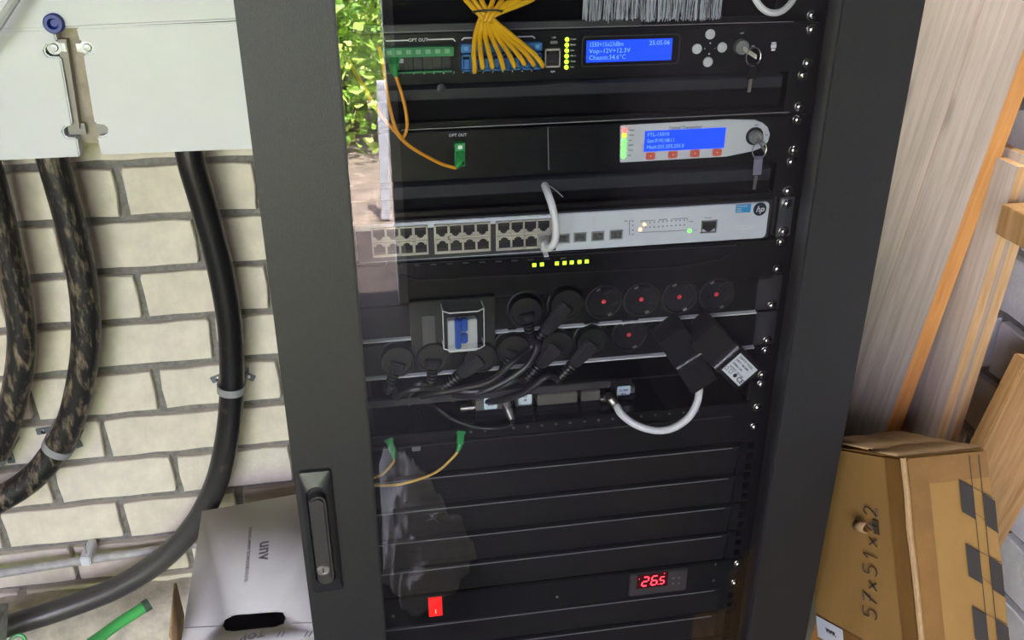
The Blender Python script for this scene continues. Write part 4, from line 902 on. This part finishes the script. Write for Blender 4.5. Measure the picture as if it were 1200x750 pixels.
for px, py in ((88, 153), (120, 152), (287, 144)):
    p = PY(px, py, YE); build('latch_tab', MB().obox(p+YV*.012, (.012, 0, 0), (0, .003, 0), (0, 0, .008)), mat('tab_grey', (.32, .31, .28), .5), E_)
g = [PY(px, py, YE+.012) for px, py in ((74, 45), (90, 150))]; build('slot_rib', MB().obox((g[0]+g[1])/2, (g[1]-g[0])/2, (.006, 0, 0), (0, .008, 0)), mat('rib_grey', (.34, .31, .26), .5), E_)
p = PY(64, 27, YE-.012); build('blue_grommet', MB().lathe(p, (0, -1, 0), [(-.01, .0135), (.008, .0135), (.010, .012), (.010, .0075), (.004, .006), (.002, .005), (.002, 0)], 24), BLUEP, E_, 'blue rubber grommet')
cable('cable_stub', pp((-40, 75, .50), (-8, 38, .49), (8, 14, .49), (24, -10, .50), (50, -45, .52), (80, -70, YE-.01)), .006, mat('dull_white_cable', (.52, .53, .52), .5), 'thin white cable at the top left corner of the enclosure', 'cable')

def duct(name, pts, r, m, label):
    return build(name, MB().tube(spline(pts, 12), r, 20), m, None, label, 'duct', 'black cable ducts')
RD = PY(262, 400, .61); rr_ = (PY(275.5, 400, .61)-PY(248.5, 400, .61)).length/2
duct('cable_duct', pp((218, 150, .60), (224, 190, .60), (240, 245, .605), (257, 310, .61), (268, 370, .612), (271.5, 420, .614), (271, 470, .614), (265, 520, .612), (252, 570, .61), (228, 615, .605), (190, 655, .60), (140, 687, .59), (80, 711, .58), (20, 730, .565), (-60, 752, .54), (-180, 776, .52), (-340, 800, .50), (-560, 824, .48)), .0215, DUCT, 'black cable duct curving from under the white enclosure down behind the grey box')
duct('cable_duct', pp((52, 150, .60), (64, 195, .60), (82, 260, .605), (97, 330, .61), (101, 390, .612), (96, 440, .612), (84, 490, .612), (65, 528, .61), (38, 560, .605), (0, 585, .60), (-60, 612, .59), (-160, 642, .585), (-300, 668, .58), (-520, 690, .58)), .0235, DUCTD, 'muddy black cable duct with a clamp, right of another muddy duct')
duct('cable_duct', pp((-32, 150, .60), (-10, 215, .60), (8, 290, .605), (21, 350, .61), (25.5, 400, .612), (20, 450, .612), (8, 495, .612), (-10, 535, .61), (-40, 563, .605), (-100, 590, .60), (-220, 615, .59), (-520, 640, .58)), .0225, DUCTD, 'muddy black cable duct at the far left edge')
def clamp(label, c, dirpx, r, earsl):
    p = PY(*c, .612); q = PY(c[0]+dirpx[0], c[1]+dirpx[1], .612); dv = (q-p); dv.y = 0; dv.normalize(); sv = dv.cross(YV)
    t = thing('pipe_clamp', p, label, 'pipe clamp', 'duct clamps on the wall')
    mb = MB(); n = 16; ro, ri = r+.003, r+.0005; vs = []
    for i in range(n+1):
        a = math.pi*i/n; dd = sv*math.cos(a)-YV*math.sin(a)
        for rr, h in ((ro, -.007), (ro, .007), (ri, .007), (ri, -.007)): vs.append(p+dd*rr+dv*h)
    for s_ in (0, n): pass
    mb.add(vs, [(i*4+j, i*4+(j+1) % 4, (i+1)*4+(j+1) % 4, (i+1)*4+j) for i in range(n) for j in range(4)]+[(0, 1, 2, 3), (n*4, n*4+1, n*4+2, n*4+3)])
    for sg in (-1, 1): mb.obox(p+sv*sg*(r+.0018)+YV*((YB-p.y)/2-.001), sv*.0013, YV*((YB-p.y)/2), dv*.007)
    build('strap', mb, GREYC, t)
    for ex, ey in earsl:
        e_ = PY(ex, ey, YB-.004); tv = (e_-p); tv.y = 0; tv.normalize()
        build('ear', MB().obox(e_, tv*.0125, (0, .0015, 0), tv.cross(YV)*.0065), mat('ear_grey', (.20, .23, .26), .4, .5), t, bevel=.0008)
        s_ = e_-YV*.0015; build('screw', MB().lathe(s_, (0, -1, 0), [(0, .005), (.0015, .0042), (.002, 0)], 12), CHROME, t)
clamp('grey clamp with two screw ears around the clean black duct', (271, 455), (0, 20), .0215, ((255, 443), (291, 441)))
clamp('grey clamp with two screw ears around the muddy duct', (68, 524), (-12, 20), .0235, ((51, 505), (90, 518)))
clamp('grey clamp at the far left whose single visible ear sits on the bricks', (-9, 533), (-12, 20), .0225, ((12, 536), (-30, 520)))
# thin grey conduit with white clip
build('thin_conduit', MB().tube(spline(pp((-560, 762, .635), (-300, 719, .635), (-60, 681, .635), (0, 672, .635), (50, 664, .637), (100, 656.5, .64), (160, 648, .645), (225, 638, .65), (300, 628, .655)), 6), .0085, 12), PVC, None, 'thin grey conduit running along the bricks near the floor', 'conduit')
p = PY(101, 657, .628); t = thing('conduit_clip', p, 'small white clip holding the thin grey conduit', 'clip')
build('clip_body', MB().box((p.x-.009, .622, p.z-.009), (p.x+.009, YB-.001, p.z+.011)), WHITE, t, bevel=.002); build('hook', MB().torus(p+Vector((0, .02, .016)), (1, 0, 0), .012, .002, 16, 6, a0=0, a1=math.pi), GREYC, t)
# green hose ends
t = thing('garden_hose', PY(172, 709, .50), 'green hose with a dark end lying by the foot of the wall', 'hose')
gp = pp((-190, 960, .22), (-60, 880, .24), (30, 812, .33), (75, 776, .395), (115, 748, .45), (140, 730, .48), (174, 708, .51))
build('hose', MB().tube(spline(gp, 6), .0105, 14), HOSE, t); build('hose_end', MB().tube([gp[-1]+(gp[-2]-gp[-1])*.18, gp[-1]+(gp[-1]-gp[-2])*.03], .0117, 14), mat('hose_dark', (.05, .10, .06), .4), t)
build('hose_loop', MB().torus(PY(21, 752, .50), (.2, -1, .5), .012, .0035, 20, 8), HOSE, None, 'small loop of green wire at the bottom left corner', 'wire')
build('metal_plate', MB().obox(PY(-6, 745, .47), (.012, 0, 0), (0, .03, 0), (.012, 0, .045)), ZINC, None, 'grey metal plate edge at the bottom left corner', 'plate', bevel=.001)
# ---- grey cardboard box left of the rack
zt_ = PZ(237, 600, -.913).z
GB = thing('grey_carton', (-.43, .40, FLOOR), 'pale grey cardboard carton with an oval handle hole beside the rack', 'carton')
c_bl = PZ(237, 600, zt_); c_br = Vector((-.315, c_bl.y+.03, zt_)); dl = (PZ(213, 750, zt_)-c_bl); dl = dl/dl.length
c_fl = c_bl+dl*.36; c_fr = Vector((-.315, c_fl.y+.02, zt_))
hole_c = PZ(298, 729, zt_); hh = [(PZ(298+dx, 729+dy, zt_)) for dx, dy in ((-38, 5), (-35, -3), (-25, -9), (0, -11), (24, -13), (34, -12), (38, -5), (35, 3), (24, 7), (0, 9), (-24, 12), (-34, 11))]
# top with a real hole: bridge between outline and hole
crease = PZ(215, 737, zt_).y
bmx = bmesh.new()
ov = [bmx.verts.new(v) for v in (c_bl, c_br, c_fr, c_fl)]; hv = [bmx.verts.new(v) for v in hh]
eo = [bmx.edges.new((ov[i], ov[(i+1) % 4])) for i in range(4)]; eh = [bmx.edges.new((hv[i], hv[(i+1) % len(hv)])) for i in range(len(hv))]
bmesh.ops.triangle_fill(bmx, use_beauty=True, edges=eo+eh)
tp = MB(); bmx.verts.index_update(); tp.add([v.co.copy() for v in bmx.verts], [[v.index for v in f.verts] for f in bmx.faces]); bmx.free()
tpo = build('top_face', tp, GCARD, GB); sm = tpo.modifiers.new('thickness', 'SOLIDIFY'); sm.thickness = .004; sm.offset = 0
sd = MB(); qs = [c_bl, c_br, c_fr, c_fl]
sd.add([q_-ZV*.002 for q_ in qs]+[Vector((q_.x, q_.y, FLOOR+.001)) for q_ in qs], [(i, (i+1) % 4, 4+(i+1) % 4, 4+i) for i in range(4)]+[(4, 5, 6, 7)])
so_ = build('side_walls', sd, GCARD, GB); sm = so_.modifiers.new('thickness', 'SOLIDIFY'); sm.thickness = .004; sm.offset = -1
ringv = MB().tube(hh+[hh[0]], .0014, 6, caps=False); build('torn_rim', ringv, mat('torn_card', (.60, .58, .55), .8), GB)
fl = MB(); q0 = PZ(214, 745, zt_)+Vector((-.004, -.02, -.03)); q1 = PZ(216, 705, zt_)+Vector((-.004, 0, -.03)); q2 = PY(207, 683, q1.y)
fl.add([q0, q1, q2, q2+(q0-q1)*1.2], [(0, 1, 2, 3)]); fo = build('side_flap', fl, CARDE, GB); sm = fo.modifiers.new('thickness', 'SOLIDIFY'); sm.thickness = .004
ux = (c_br-c_bl).normalized(); uy = -dl; lz = ZV*.0024
def gtext(s_, px, py, h, right, up, **k): text(s_, PZ(px, py, zt_)+lz, h, mat('box_print', (.16, .15, .16), .6), GB, right=right, up=up, ext=.0001, **k)
gtext('unv', 311, 646, .022, -uy, ux, bold=.0006, wx=1.1)
gtext('ZHEJIANG UNIVIEW TECHNOLOGIES CO.,LTD.', 291, 650, .0052, -uy, ux, wx=.92)
gtext('TOP', 296, 746, .013, -ux, -uy, bold=.0004)
for px in (325, 330, 357, 362):
    a_ = PZ(px, 748, zt_)+lz; b_ = PZ(px+4, 741, zt_)+lz; build('print_mark', MB().obox((a_+b_)/2, (b_-a_)/2, ux*.0008, (0, 0, .0001)), MATS['box_print'], GB)
for x0c, x1c in ((217, 258), (342, 366)):
    ca, cb = PZ(x0c, 737-(x0c-217)*.04, zt_)+ZV*.002, PZ(x1c, 737-(x1c-217)*.04, zt_)+ZV*.002
    build('crease', MB().obox((ca+cb)/2, (cb-ca)/2, uy*.0008, (0, 0, .0004)), mat('crease_grey', (.40, .39, .39), .7), GB)

# ================================================================== RIGHT SIDE: leaning boards, carton
YO = .09
pa, pb = PY(1036.5, 509, YO), PY(1199, 59, YO); sl = (pb.x-pa.x)/(pb.z-pa.z)
Wd = Vector((sl, 0, 1)).normalized(); Nn = Vector((-Wd.z, 0, Wd.x))      # long axis, face normal towards -x
def on_plane(px, py, off=0.):
    dd = ray(px, py); o = pa-Nn*off; t_ = (o-CAM).dot(Nn)/dd.dot(Nn); return CAM+dd*t_
def board(name, y0, y1, thick, off, wax, label, face, edge, zbot=FLOOR, ztop=.58, base=pa, group='boards leaning on the right wall', bev=.0015):
    nn = Vector((-wax.z, 0, wax.x)); o = base-nn*off
    s0 = (zbot-o.z)/wax.z+thick*abs(wax.x)+.002; s1 = (ztop-o.z)/wax.z; mb = MB()
    ln = s1-s0; vs = []
    # local frame: x = thickness direction, y = width, z = length
    a = [(0, y0-y0, 0), (-thick, 0, 0), (-thick, y1-y0, 0), (0, y1-y0, 0)]
    vs = [Vector(v) for v in a]+[Vector((v[0], v[1], ln)) for v in a]
    mb.add(vs, [(0, 3, 7, 4)], 0); mb.add(vs, [(0, 1, 5, 4), (1, 2, 6, 5), (2, 3, 7, 6), (0, 1, 2, 3), (4, 5, 6, 7)], 1)
    me = mesh(name, mb, [face, edge], Vector((0, 0, 0)))
    ob = bpy.data.objects.new(name, me); col.objects.link(ob)
    org = o+wax*s0; org.y = y0
    ob.matrix_world = Matrix(((nn.x, 0, wax.x, org.x), (nn.y, 1, wax.y, org.y), (nn.z, 0, wax.z, org.z), (0, 0, 0, 1)))
    bm = bmesh.new(); bm.from_mesh(me); bmesh.ops.remove_doubles(bm, verts=bm.verts, dist=1e-5); bmesh.ops.recalc_face_normals(bm, faces=bm.faces); bm.to_mesh(me); bm.free(); me.set_sharp_from_angle(angle=math.radians(30))
    return tag(ob, label, 'board', group)
yc_ = on_plane(1116, 111).y
board('wooden_board', YO, yc_-.001, .022, 0, Wd, 'wide grey weathered board with an orange sawn edge leaning on the right wall', GREYW, ORW)
board('wooden_board', yc_+.001, .655, .022, .001, Wd, 'wide grey weathered board right beside the rack, behind the orange-edged one', GREYW, ORW)
zt2_ = PY(1168, 197, .05).z
b0 = PY(1098, 509, .05); b1 = PY(1180, 240, .05); W2 = Vector(((b1.x-b0.x)/(b1.z-b0.z), 0, 1)).normalized()
board('wooden_board', .05, .33, .014, 0, W2, 'grey board with a pale sawn edge, right of the orange edge', GREYW, PALEWD, ztop=zt2_, base=b0)
b2 = PY(1112, 515, .042); board('wooden_board', .042, .32, .014, 0, W2, 'thin board with a pale sawn edge next to the bare bricks', GREYW, PALEWD, ztop=zt2_+.01, base=b2)
# diagonal brown plank at lower right (face to the camera)
yb_ = -.03; q0, q1, q2, q3 = PY(1200, 404, yb_), PY(1141, 526, yb_), PY(1200, 575, yb_), PY(1167, 632, yb_)
dv = ((q0-q1)+(q2-q3)).normalized(); dv.y = .0; dv.normalize(); sv = Vector((dv.z, 0, -dv.x)); wd = (q2-q1).dot(sv)
end_ = q1+dv*.13; st_ = q1-dv*.55; Lb = (end_-st_).length
mb = MB().obox((wd/2, 0, Lb/2), (wd/2, 0, 0), (0, .011, 0), (0, 0, Lb/2)); me = mesh('plank', mb, [BROWNW], Vector((0, 0, 0)), bevel=.0015)
ob = bpy.data.objects.new('plank', me); col.objects.link(ob); ob.matrix_world = Matrix(((sv.x, 0, dv.x, st_.x), (0, 1, 0, yb_), (sv.z, 0, dv.z, st_.z), (0, 0, 0, 1)))
tag(ob, 'brown plank leaning at a slant behind the cardboard carton', 'plank')
# short block of wood sticking out at the right edge
p = PY(1197, 265, .0); build('wood_block', MB().box((p.x-.008, -.03, p.z-.019), (XR-.001, .03, p.z+.017)), BROWNW, None, 'small brown wood block at the right edge of the picture', 'wood block', bevel=.001)

# carton leaning back
XA = .35; Apt = PX(1058, 537, XA); Bpt = PY(1157, 531, Apt.y); TL = math.radians(29)
wv_ = Vector((0, math.sin(TL), math.cos(TL))); bk = Vector((0, math.cos(TL), -math.sin(TL))); BW = Bpt.x-Apt.x; BD = .25; BLN = .57
CB = thing('cardboard_carton', Apt-wv_*BLN, 'brown cardboard carton with handwritten numbers and black checks leaning beside the rack', 'carton')
def cp(u, v, s_): return Apt+XV*u+bk*v-wv_*s_      # u right, v back, s down
def face_quad(mb, pts): mb.add(pts, [tuple(range(len(pts)))])
mb = MB()
rnd = random.Random(5); N = 9
def wob(): return rnd.uniform(-.0012, .0012)
vs = []; 
for i in range(N+1):
    s_ = BLN*i/N
    vs += [cp(wob(), wob(), s_), cp(BW+wob()+.003*math.sin(i*.6), wob(), s_), cp(BW+.003, BD, s_), cp(0, BD, s_)]
fs = [(i*4+j, i*4+(j+1) % 4, (i+1)*4+(j+1) % 4, (i+1)*4+j) for i in range(N) for j in range(4)]+[(0, 1, 2, 3), (N*4+3, N*4+2, N*4+1, N*4)]
mb.add(vs, fs); build('box_body', mb, CARD, CB, bevel=.003, ang=50)
for j, (u0, u1, h) in enumerate(((0, BW, .004), (0, BW*.98, .009))):
    mb = MB(); n = 8; vs = []
    for i in range(n+1):
        u = u0+(u1-u0)*i/n; vs += [cp(u, .012+j*.05, -h*.4-rnd.uniform(0, .0025)), cp(u, .07+j*.09, -h-rnd.uniform(0, .003))]
    mb.add(vs, [(i*2, i*2+2, i*2+3, i*2+1) for i in range(n)]); fo = build('top_flap', mb, CARDE, CB); sm = fo.modifiers.new('thickness', 'SOLIDIFY'); sm.thickness = .003
# tape along the near corner and over the front face
def onfront(u0, u1, s0, s1, m, name, h=.0016): build(name, MB().add([cp(u0, -h, s0), cp(u1, -h, s0), cp(u1, -h, s1), cp(u0, -h, s1)], [(0, 1, 2, 3)]), m, CB)
def onleft(v0, v1, s0, s1, m, name, h=.0016): build(name, MB().add([cp(-h, v0, s0), cp(-h, v1, s0), cp(-h, v1, s1), cp(-h, v0, s1)], [(0, 1, 2, 3)]), m, CB)
onfront(.004, .027, .002, BLN, CARDT, 'tape', .0018); onleft(.004, .034, .002, BLN, CARDT, 'tape', .0018)
onfront(.004, BW-.004, .001, .030, CARDT, 'tape', .0022)
ed = MB().tube([cp(.0, .0, s_*BLN/14) + XV*rnd.uniform(-.001, .001) for s_ in range(15)], .0034, 8); build('worn_corner', ed, CARDE, CB)
for s0 in (.028, .098, .166, .236, .306):
    for (u0, u1, so) in ((BW*.60, BW*.745, 0), (BW*.865, BW*.995, .018)):
        s1 = s0+so; sk = .013
        build('printed_check', MB().add([cp(u0, -.0030, s1), cp(u1, -.0030, s1+sk*.8), cp(u1, -.0030, s1+sk*.8+.036), cp(u0, -.0030, s1+.036)], [(0, 1, 2, 3)]), CHECK, CB)
for u in (BW*.75, BW*.86): build('printed_line', MB().obox(cp(u, -.0029, BLN/2), XV*.0004, bk*.0001, wv_*(BLN/2-.004)), CHECK, CB)
for s0 in (.028, .064, .098, .134, .166, .202, .236, .272):
    a_, b_ = cp(BW*.60 if int(s0*1000) % 70 < 35 else BW*.745, -.0029, s0+.002), cp(BW*.995, -.0029, s0+.026); build('printed_line', MB().obox((a_+b_)/2, (b_-a_)/2, bk*.0001, wv_*.0003), CHECK, CB)
# handwriting on the left face, reading upward (strokes as flattened tubes)
GL = {'5': [[(.75, 1), (.15, 1), (.1, .58), (.5, .62), (.78, .4), (.7, .12), (.35, 0), (.05, .1)]], '7': [[(.05, .95), (.8, 1), (.45, .5), (.25, 0)], [(.2, .5), (.68, .52)]], 'X': [[(.05, .75), (.7, .05)], [(.7, .78), (.08, .02)]],
      '1': [[(.15, .7), (.45, 1), (.4, 0)]], '4': [[(.55, 1), (.05, .4), (.8, .42)], [(.6, .62), (.52, 0)]], '2': [[(.1, .8), (.35, 1), (.68, .85), (.6, .5), (.08, .02), (.8, .05)]]}
def left_pt(px, py): return PX(px, py, XA-.0024)
wa, wb = left_pt(1027, 728), left_pt(1028, 586); wup = (wb-wa); adv = wup/8.2; hgt = bk*.030
for i, ch in enumerate('57X51X42'):
    for st in GL[ch]:
        sh = (.75 if ch == 'X' else 1.)
        pts = [wa+adv*(i+u*.78)+hgt*(v*sh) for u, v in st]
        for p_ in pts: p_.x = XA-.0022
        mb = MB().tube(spline(pts, 4), .00075, 5); build('handwritten_stroke', mb, INK, CB)
p0_ = left_pt(1006, 622); tr = MB(); vs = []
for i in range(7):
    a = i/6*2.4; vs += [p0_+Vector((-.010*math.sin(a), 0, .010*(1-math.cos(a)))) - bk*.0, p0_+Vector((-.010*math.sin(a), 0, .010*(1-math.cos(a))))-bk*.022]
tr.add(vs, [(i*2, i*2+2, i*2+3, i*2+1) for i in range(6)]); fo = build('torn_flap', tr, CARDE, CB, 'torn curl of cardboard'); sm = fo.modifiers.new('thickness', 'SOLIDIFY'); sm.thickness = .002
hl = left_pt(1026, 618); build('tear_hole', MB().obox(Vector((XA-.0018, hl.y, hl.z)), (.0003, 0, 0), bk*.006, wv_*.008), mat('hole_dark', (.06, .035, .015), .9), CB)
sk_ = left_pt(972, 742); build('white_label', MB().obox(Vector((XA-.0019, sk_.y, sk_.z)), (.0002, 0, 0), bk*.035, wv_*.014), STICK, CB)
text('www.', Vector((XA-.0024, sk_.y, sk_.z))-bk*.004+wv_*.003, .008, DPRINT, CB, right=-bk, up=wv_, ext=.0001, bold=.0003)
onleft(.004, BD*.98, .232, .246, CARDT, 'tape', .0016)
# lower carton the leaning one stands on
bt = cp(0, 0, BLN); bt2 = cp(0, BD, BLN)
build('lower_carton', MB().box((.32, bt.y-.06, FLOOR+.001), (.48, bt2.y+.05, bt2.z-.001)), CARD, None, 'brown cardboard carton on the floor under the leaning carton', 'carton', bevel=.004)

# ================================================================== BEHIND THE CAMERA (seen mirrored in the glass): garden and doorway
gmb = MB(); rnd = random.Random(11); nx, ny = 40, 40; vs = []
for i in range(nx+1):
    for j in range(ny+1): vs.append((-9+14*i/nx, YF-.1-9*j/ny, FLOOR-.03+rnd.uniform(-.02, .02)))
gmb.add(vs, [(i*(ny+1)+j, (i+1)*(ny+1)+j, (i+1)*(ny+1)+j+1, i*(ny+1)+j+1) for i in range(nx) for j in range(ny)])
build('ground', gmb, DIRT, None, kind='structure', ang=80)
def shrub(cx, cy, rx, ry, hgt, n, seed, label, ls=.07):
    rnd = random.Random(seed); t = thing('garden_shrub', (cx, cy, FLOOR-.03), label, 'shrub', 'garden shrubs mirrored in the glass')
    mb = MB()
    for i in range(n):
        a = rnd.uniform(0, 6.283); r = math.sqrt(rnd.random()); zz = rnd.random()**.8
        w_ = (1-.35*zz); p = Vector((cx+rx*r*w_*math.cos(a), cy+ry*r*w_*math.sin(a), FLOOR+.03+hgt*zz))
        d_ = Vector((rnd.gauss(0, 1), rnd.gauss(0, 1), rnd.gauss(.2, .7))).normalized(); s_ = d_.cross(Vector((rnd.gauss(0, 1), rnd.gauss(0, 1), rnd.gauss(0, 1)))).normalized()
        l = ls*rnd.uniform(.6, 1.4); wd = l*rnd.uniform(.22, .4); nn = d_.cross(s_)*l*.12
        mb.add([p-d_*l/2, p+s_*wd-nn, p+d_*l/2, p-s_*wd-nn, p], [(0, 1, 4), (1, 2, 4), (2, 3, 4), (3, 0, 4)], rnd.choice((0, 0, 1, 1, 2, 3)))
    build('foliage', mb, LEAFS, t, kind='stuff', ang=10)
    st = MB()
    for i in range(7):
        a = rnd.uniform(0, 6.283); st.tube([(cx+.05*math.cos(a), cy+.05*math.sin(a), FLOOR-.03), (cx+rx*.3*math.cos(a), cy+ry*.3*math.sin(a), FLOOR+hgt*.4), (cx+rx*.5*math.cos(a), cy+ry*.5*math.sin(a), FLOOR+hgt*.8)], [.012, .009, .004], 6)
    build('stems', st, STEM, t)
shrub(-.25, -5.1, .75, .65, 1.15, 4200, 1, 'bright green leafy shrub mirrored at the left edge of the glass door')
shrub(-1.95, -5.3, .8, .6, 1.3, 3000, 2, 'green shrub left of the mirrored one, outside the doorway')
shrub(1.4, -5.4, .8, .6, 1.2, 2200, 3, 'green shrub outside behind the right part of the front wall')
shrub(-.5, -6.8, 1.4, .6, 2.3, 5200, 4, 'tall yellow-green hedge behind the mirrored shrub', .1)
shrub(-3.3, -6.6, 1.2, .8, 2.2, 3200, 5, 'tall hedge far to the left outside the doorway', .1)
shrub(2.3, -6.8, 1.3, .6, 2.2, 2600, 6, 'tall hedge outside to the right of the doorway', .1)
# things seen as reflections in the glass: mirrored placement about the pane
YG = YD+.006
def mir_z(px, py, z):
    p = PZ(px, py, z); p.y = 2*YG-p.y; return p
def mir_y(px, py, y):
    p = PY(px, py, 2*YG-y); p.y = y; return p
pa_, pb_ = mir_y(455, 300, -3.5), mir_y(447, 95, -3.5); pa_.z = FLOOR-.02
build('white_post', MB().obox((pa_+pb_)/2, (pb_-pa_)/2, (.022, 0, 0), (0, .02, 0)), WHITE, None, 'white post standing outside the doorway, mirrored at the left of the glass', 'post', bevel=.002)
sh_ = [mir_z(*q_, FLOOR+.14) for q_ in ((440, 498), (468, 505), (486, 535), (520, 575), (556, 600), (530, 640), (478, 668), (446, 625))]
cx_ = sum(p_.x for p_ in sh_)/8; cy_ = sum(p_.y for p_ in sh_)/8; mb = MB(); vs = []; n = 8; rings = 16; m3 = n*6
from mathutils import noise
for r_ in range(rings+1):
    f_ = r_/rings
    for i in range(m3):
        a0, a1 = sh_[i//6], sh_[(i//6+1) % n]; e = a0.lerp(a1, (i % 6)/6); g_ = max(f_, .01)*(1+.12*noise.noise(Vector((i*.7, 0, 3))))
        x_, y_ = cx_+(e.x-cx_)*g_, cy_+(e.y-cy_)*g_; q_ = Vector((x_*14, y_*14, 0)); rg = 1-abs(noise.noise(q_))*2+.5*(1-abs(noise.noise(q_*2.3))*2)
        env = math.cos(f_*math.pi/2)**.5 if f_ < 1 else 0
        vs.append((x_, y_, FLOOR+.002+env*(.06+.10*max(rg, 0))))
mb.add(vs, [(k*m3+i, k*m3+(i+1) % m3, (k+1)*m3+(i+1) % m3, (k+1)*m3+i) for k in range(rings) for i in range(m3)])
build('reflection_stand_in_sheet', mb, mat('pale_sheet', (.80, .80, .80), .6), None, 'added crumpled pale sheet standing in for the bright reflection low in the glass', 'sheet', ang=25)  # sheet added only to give the glass its bright low reflection
finish_texts()
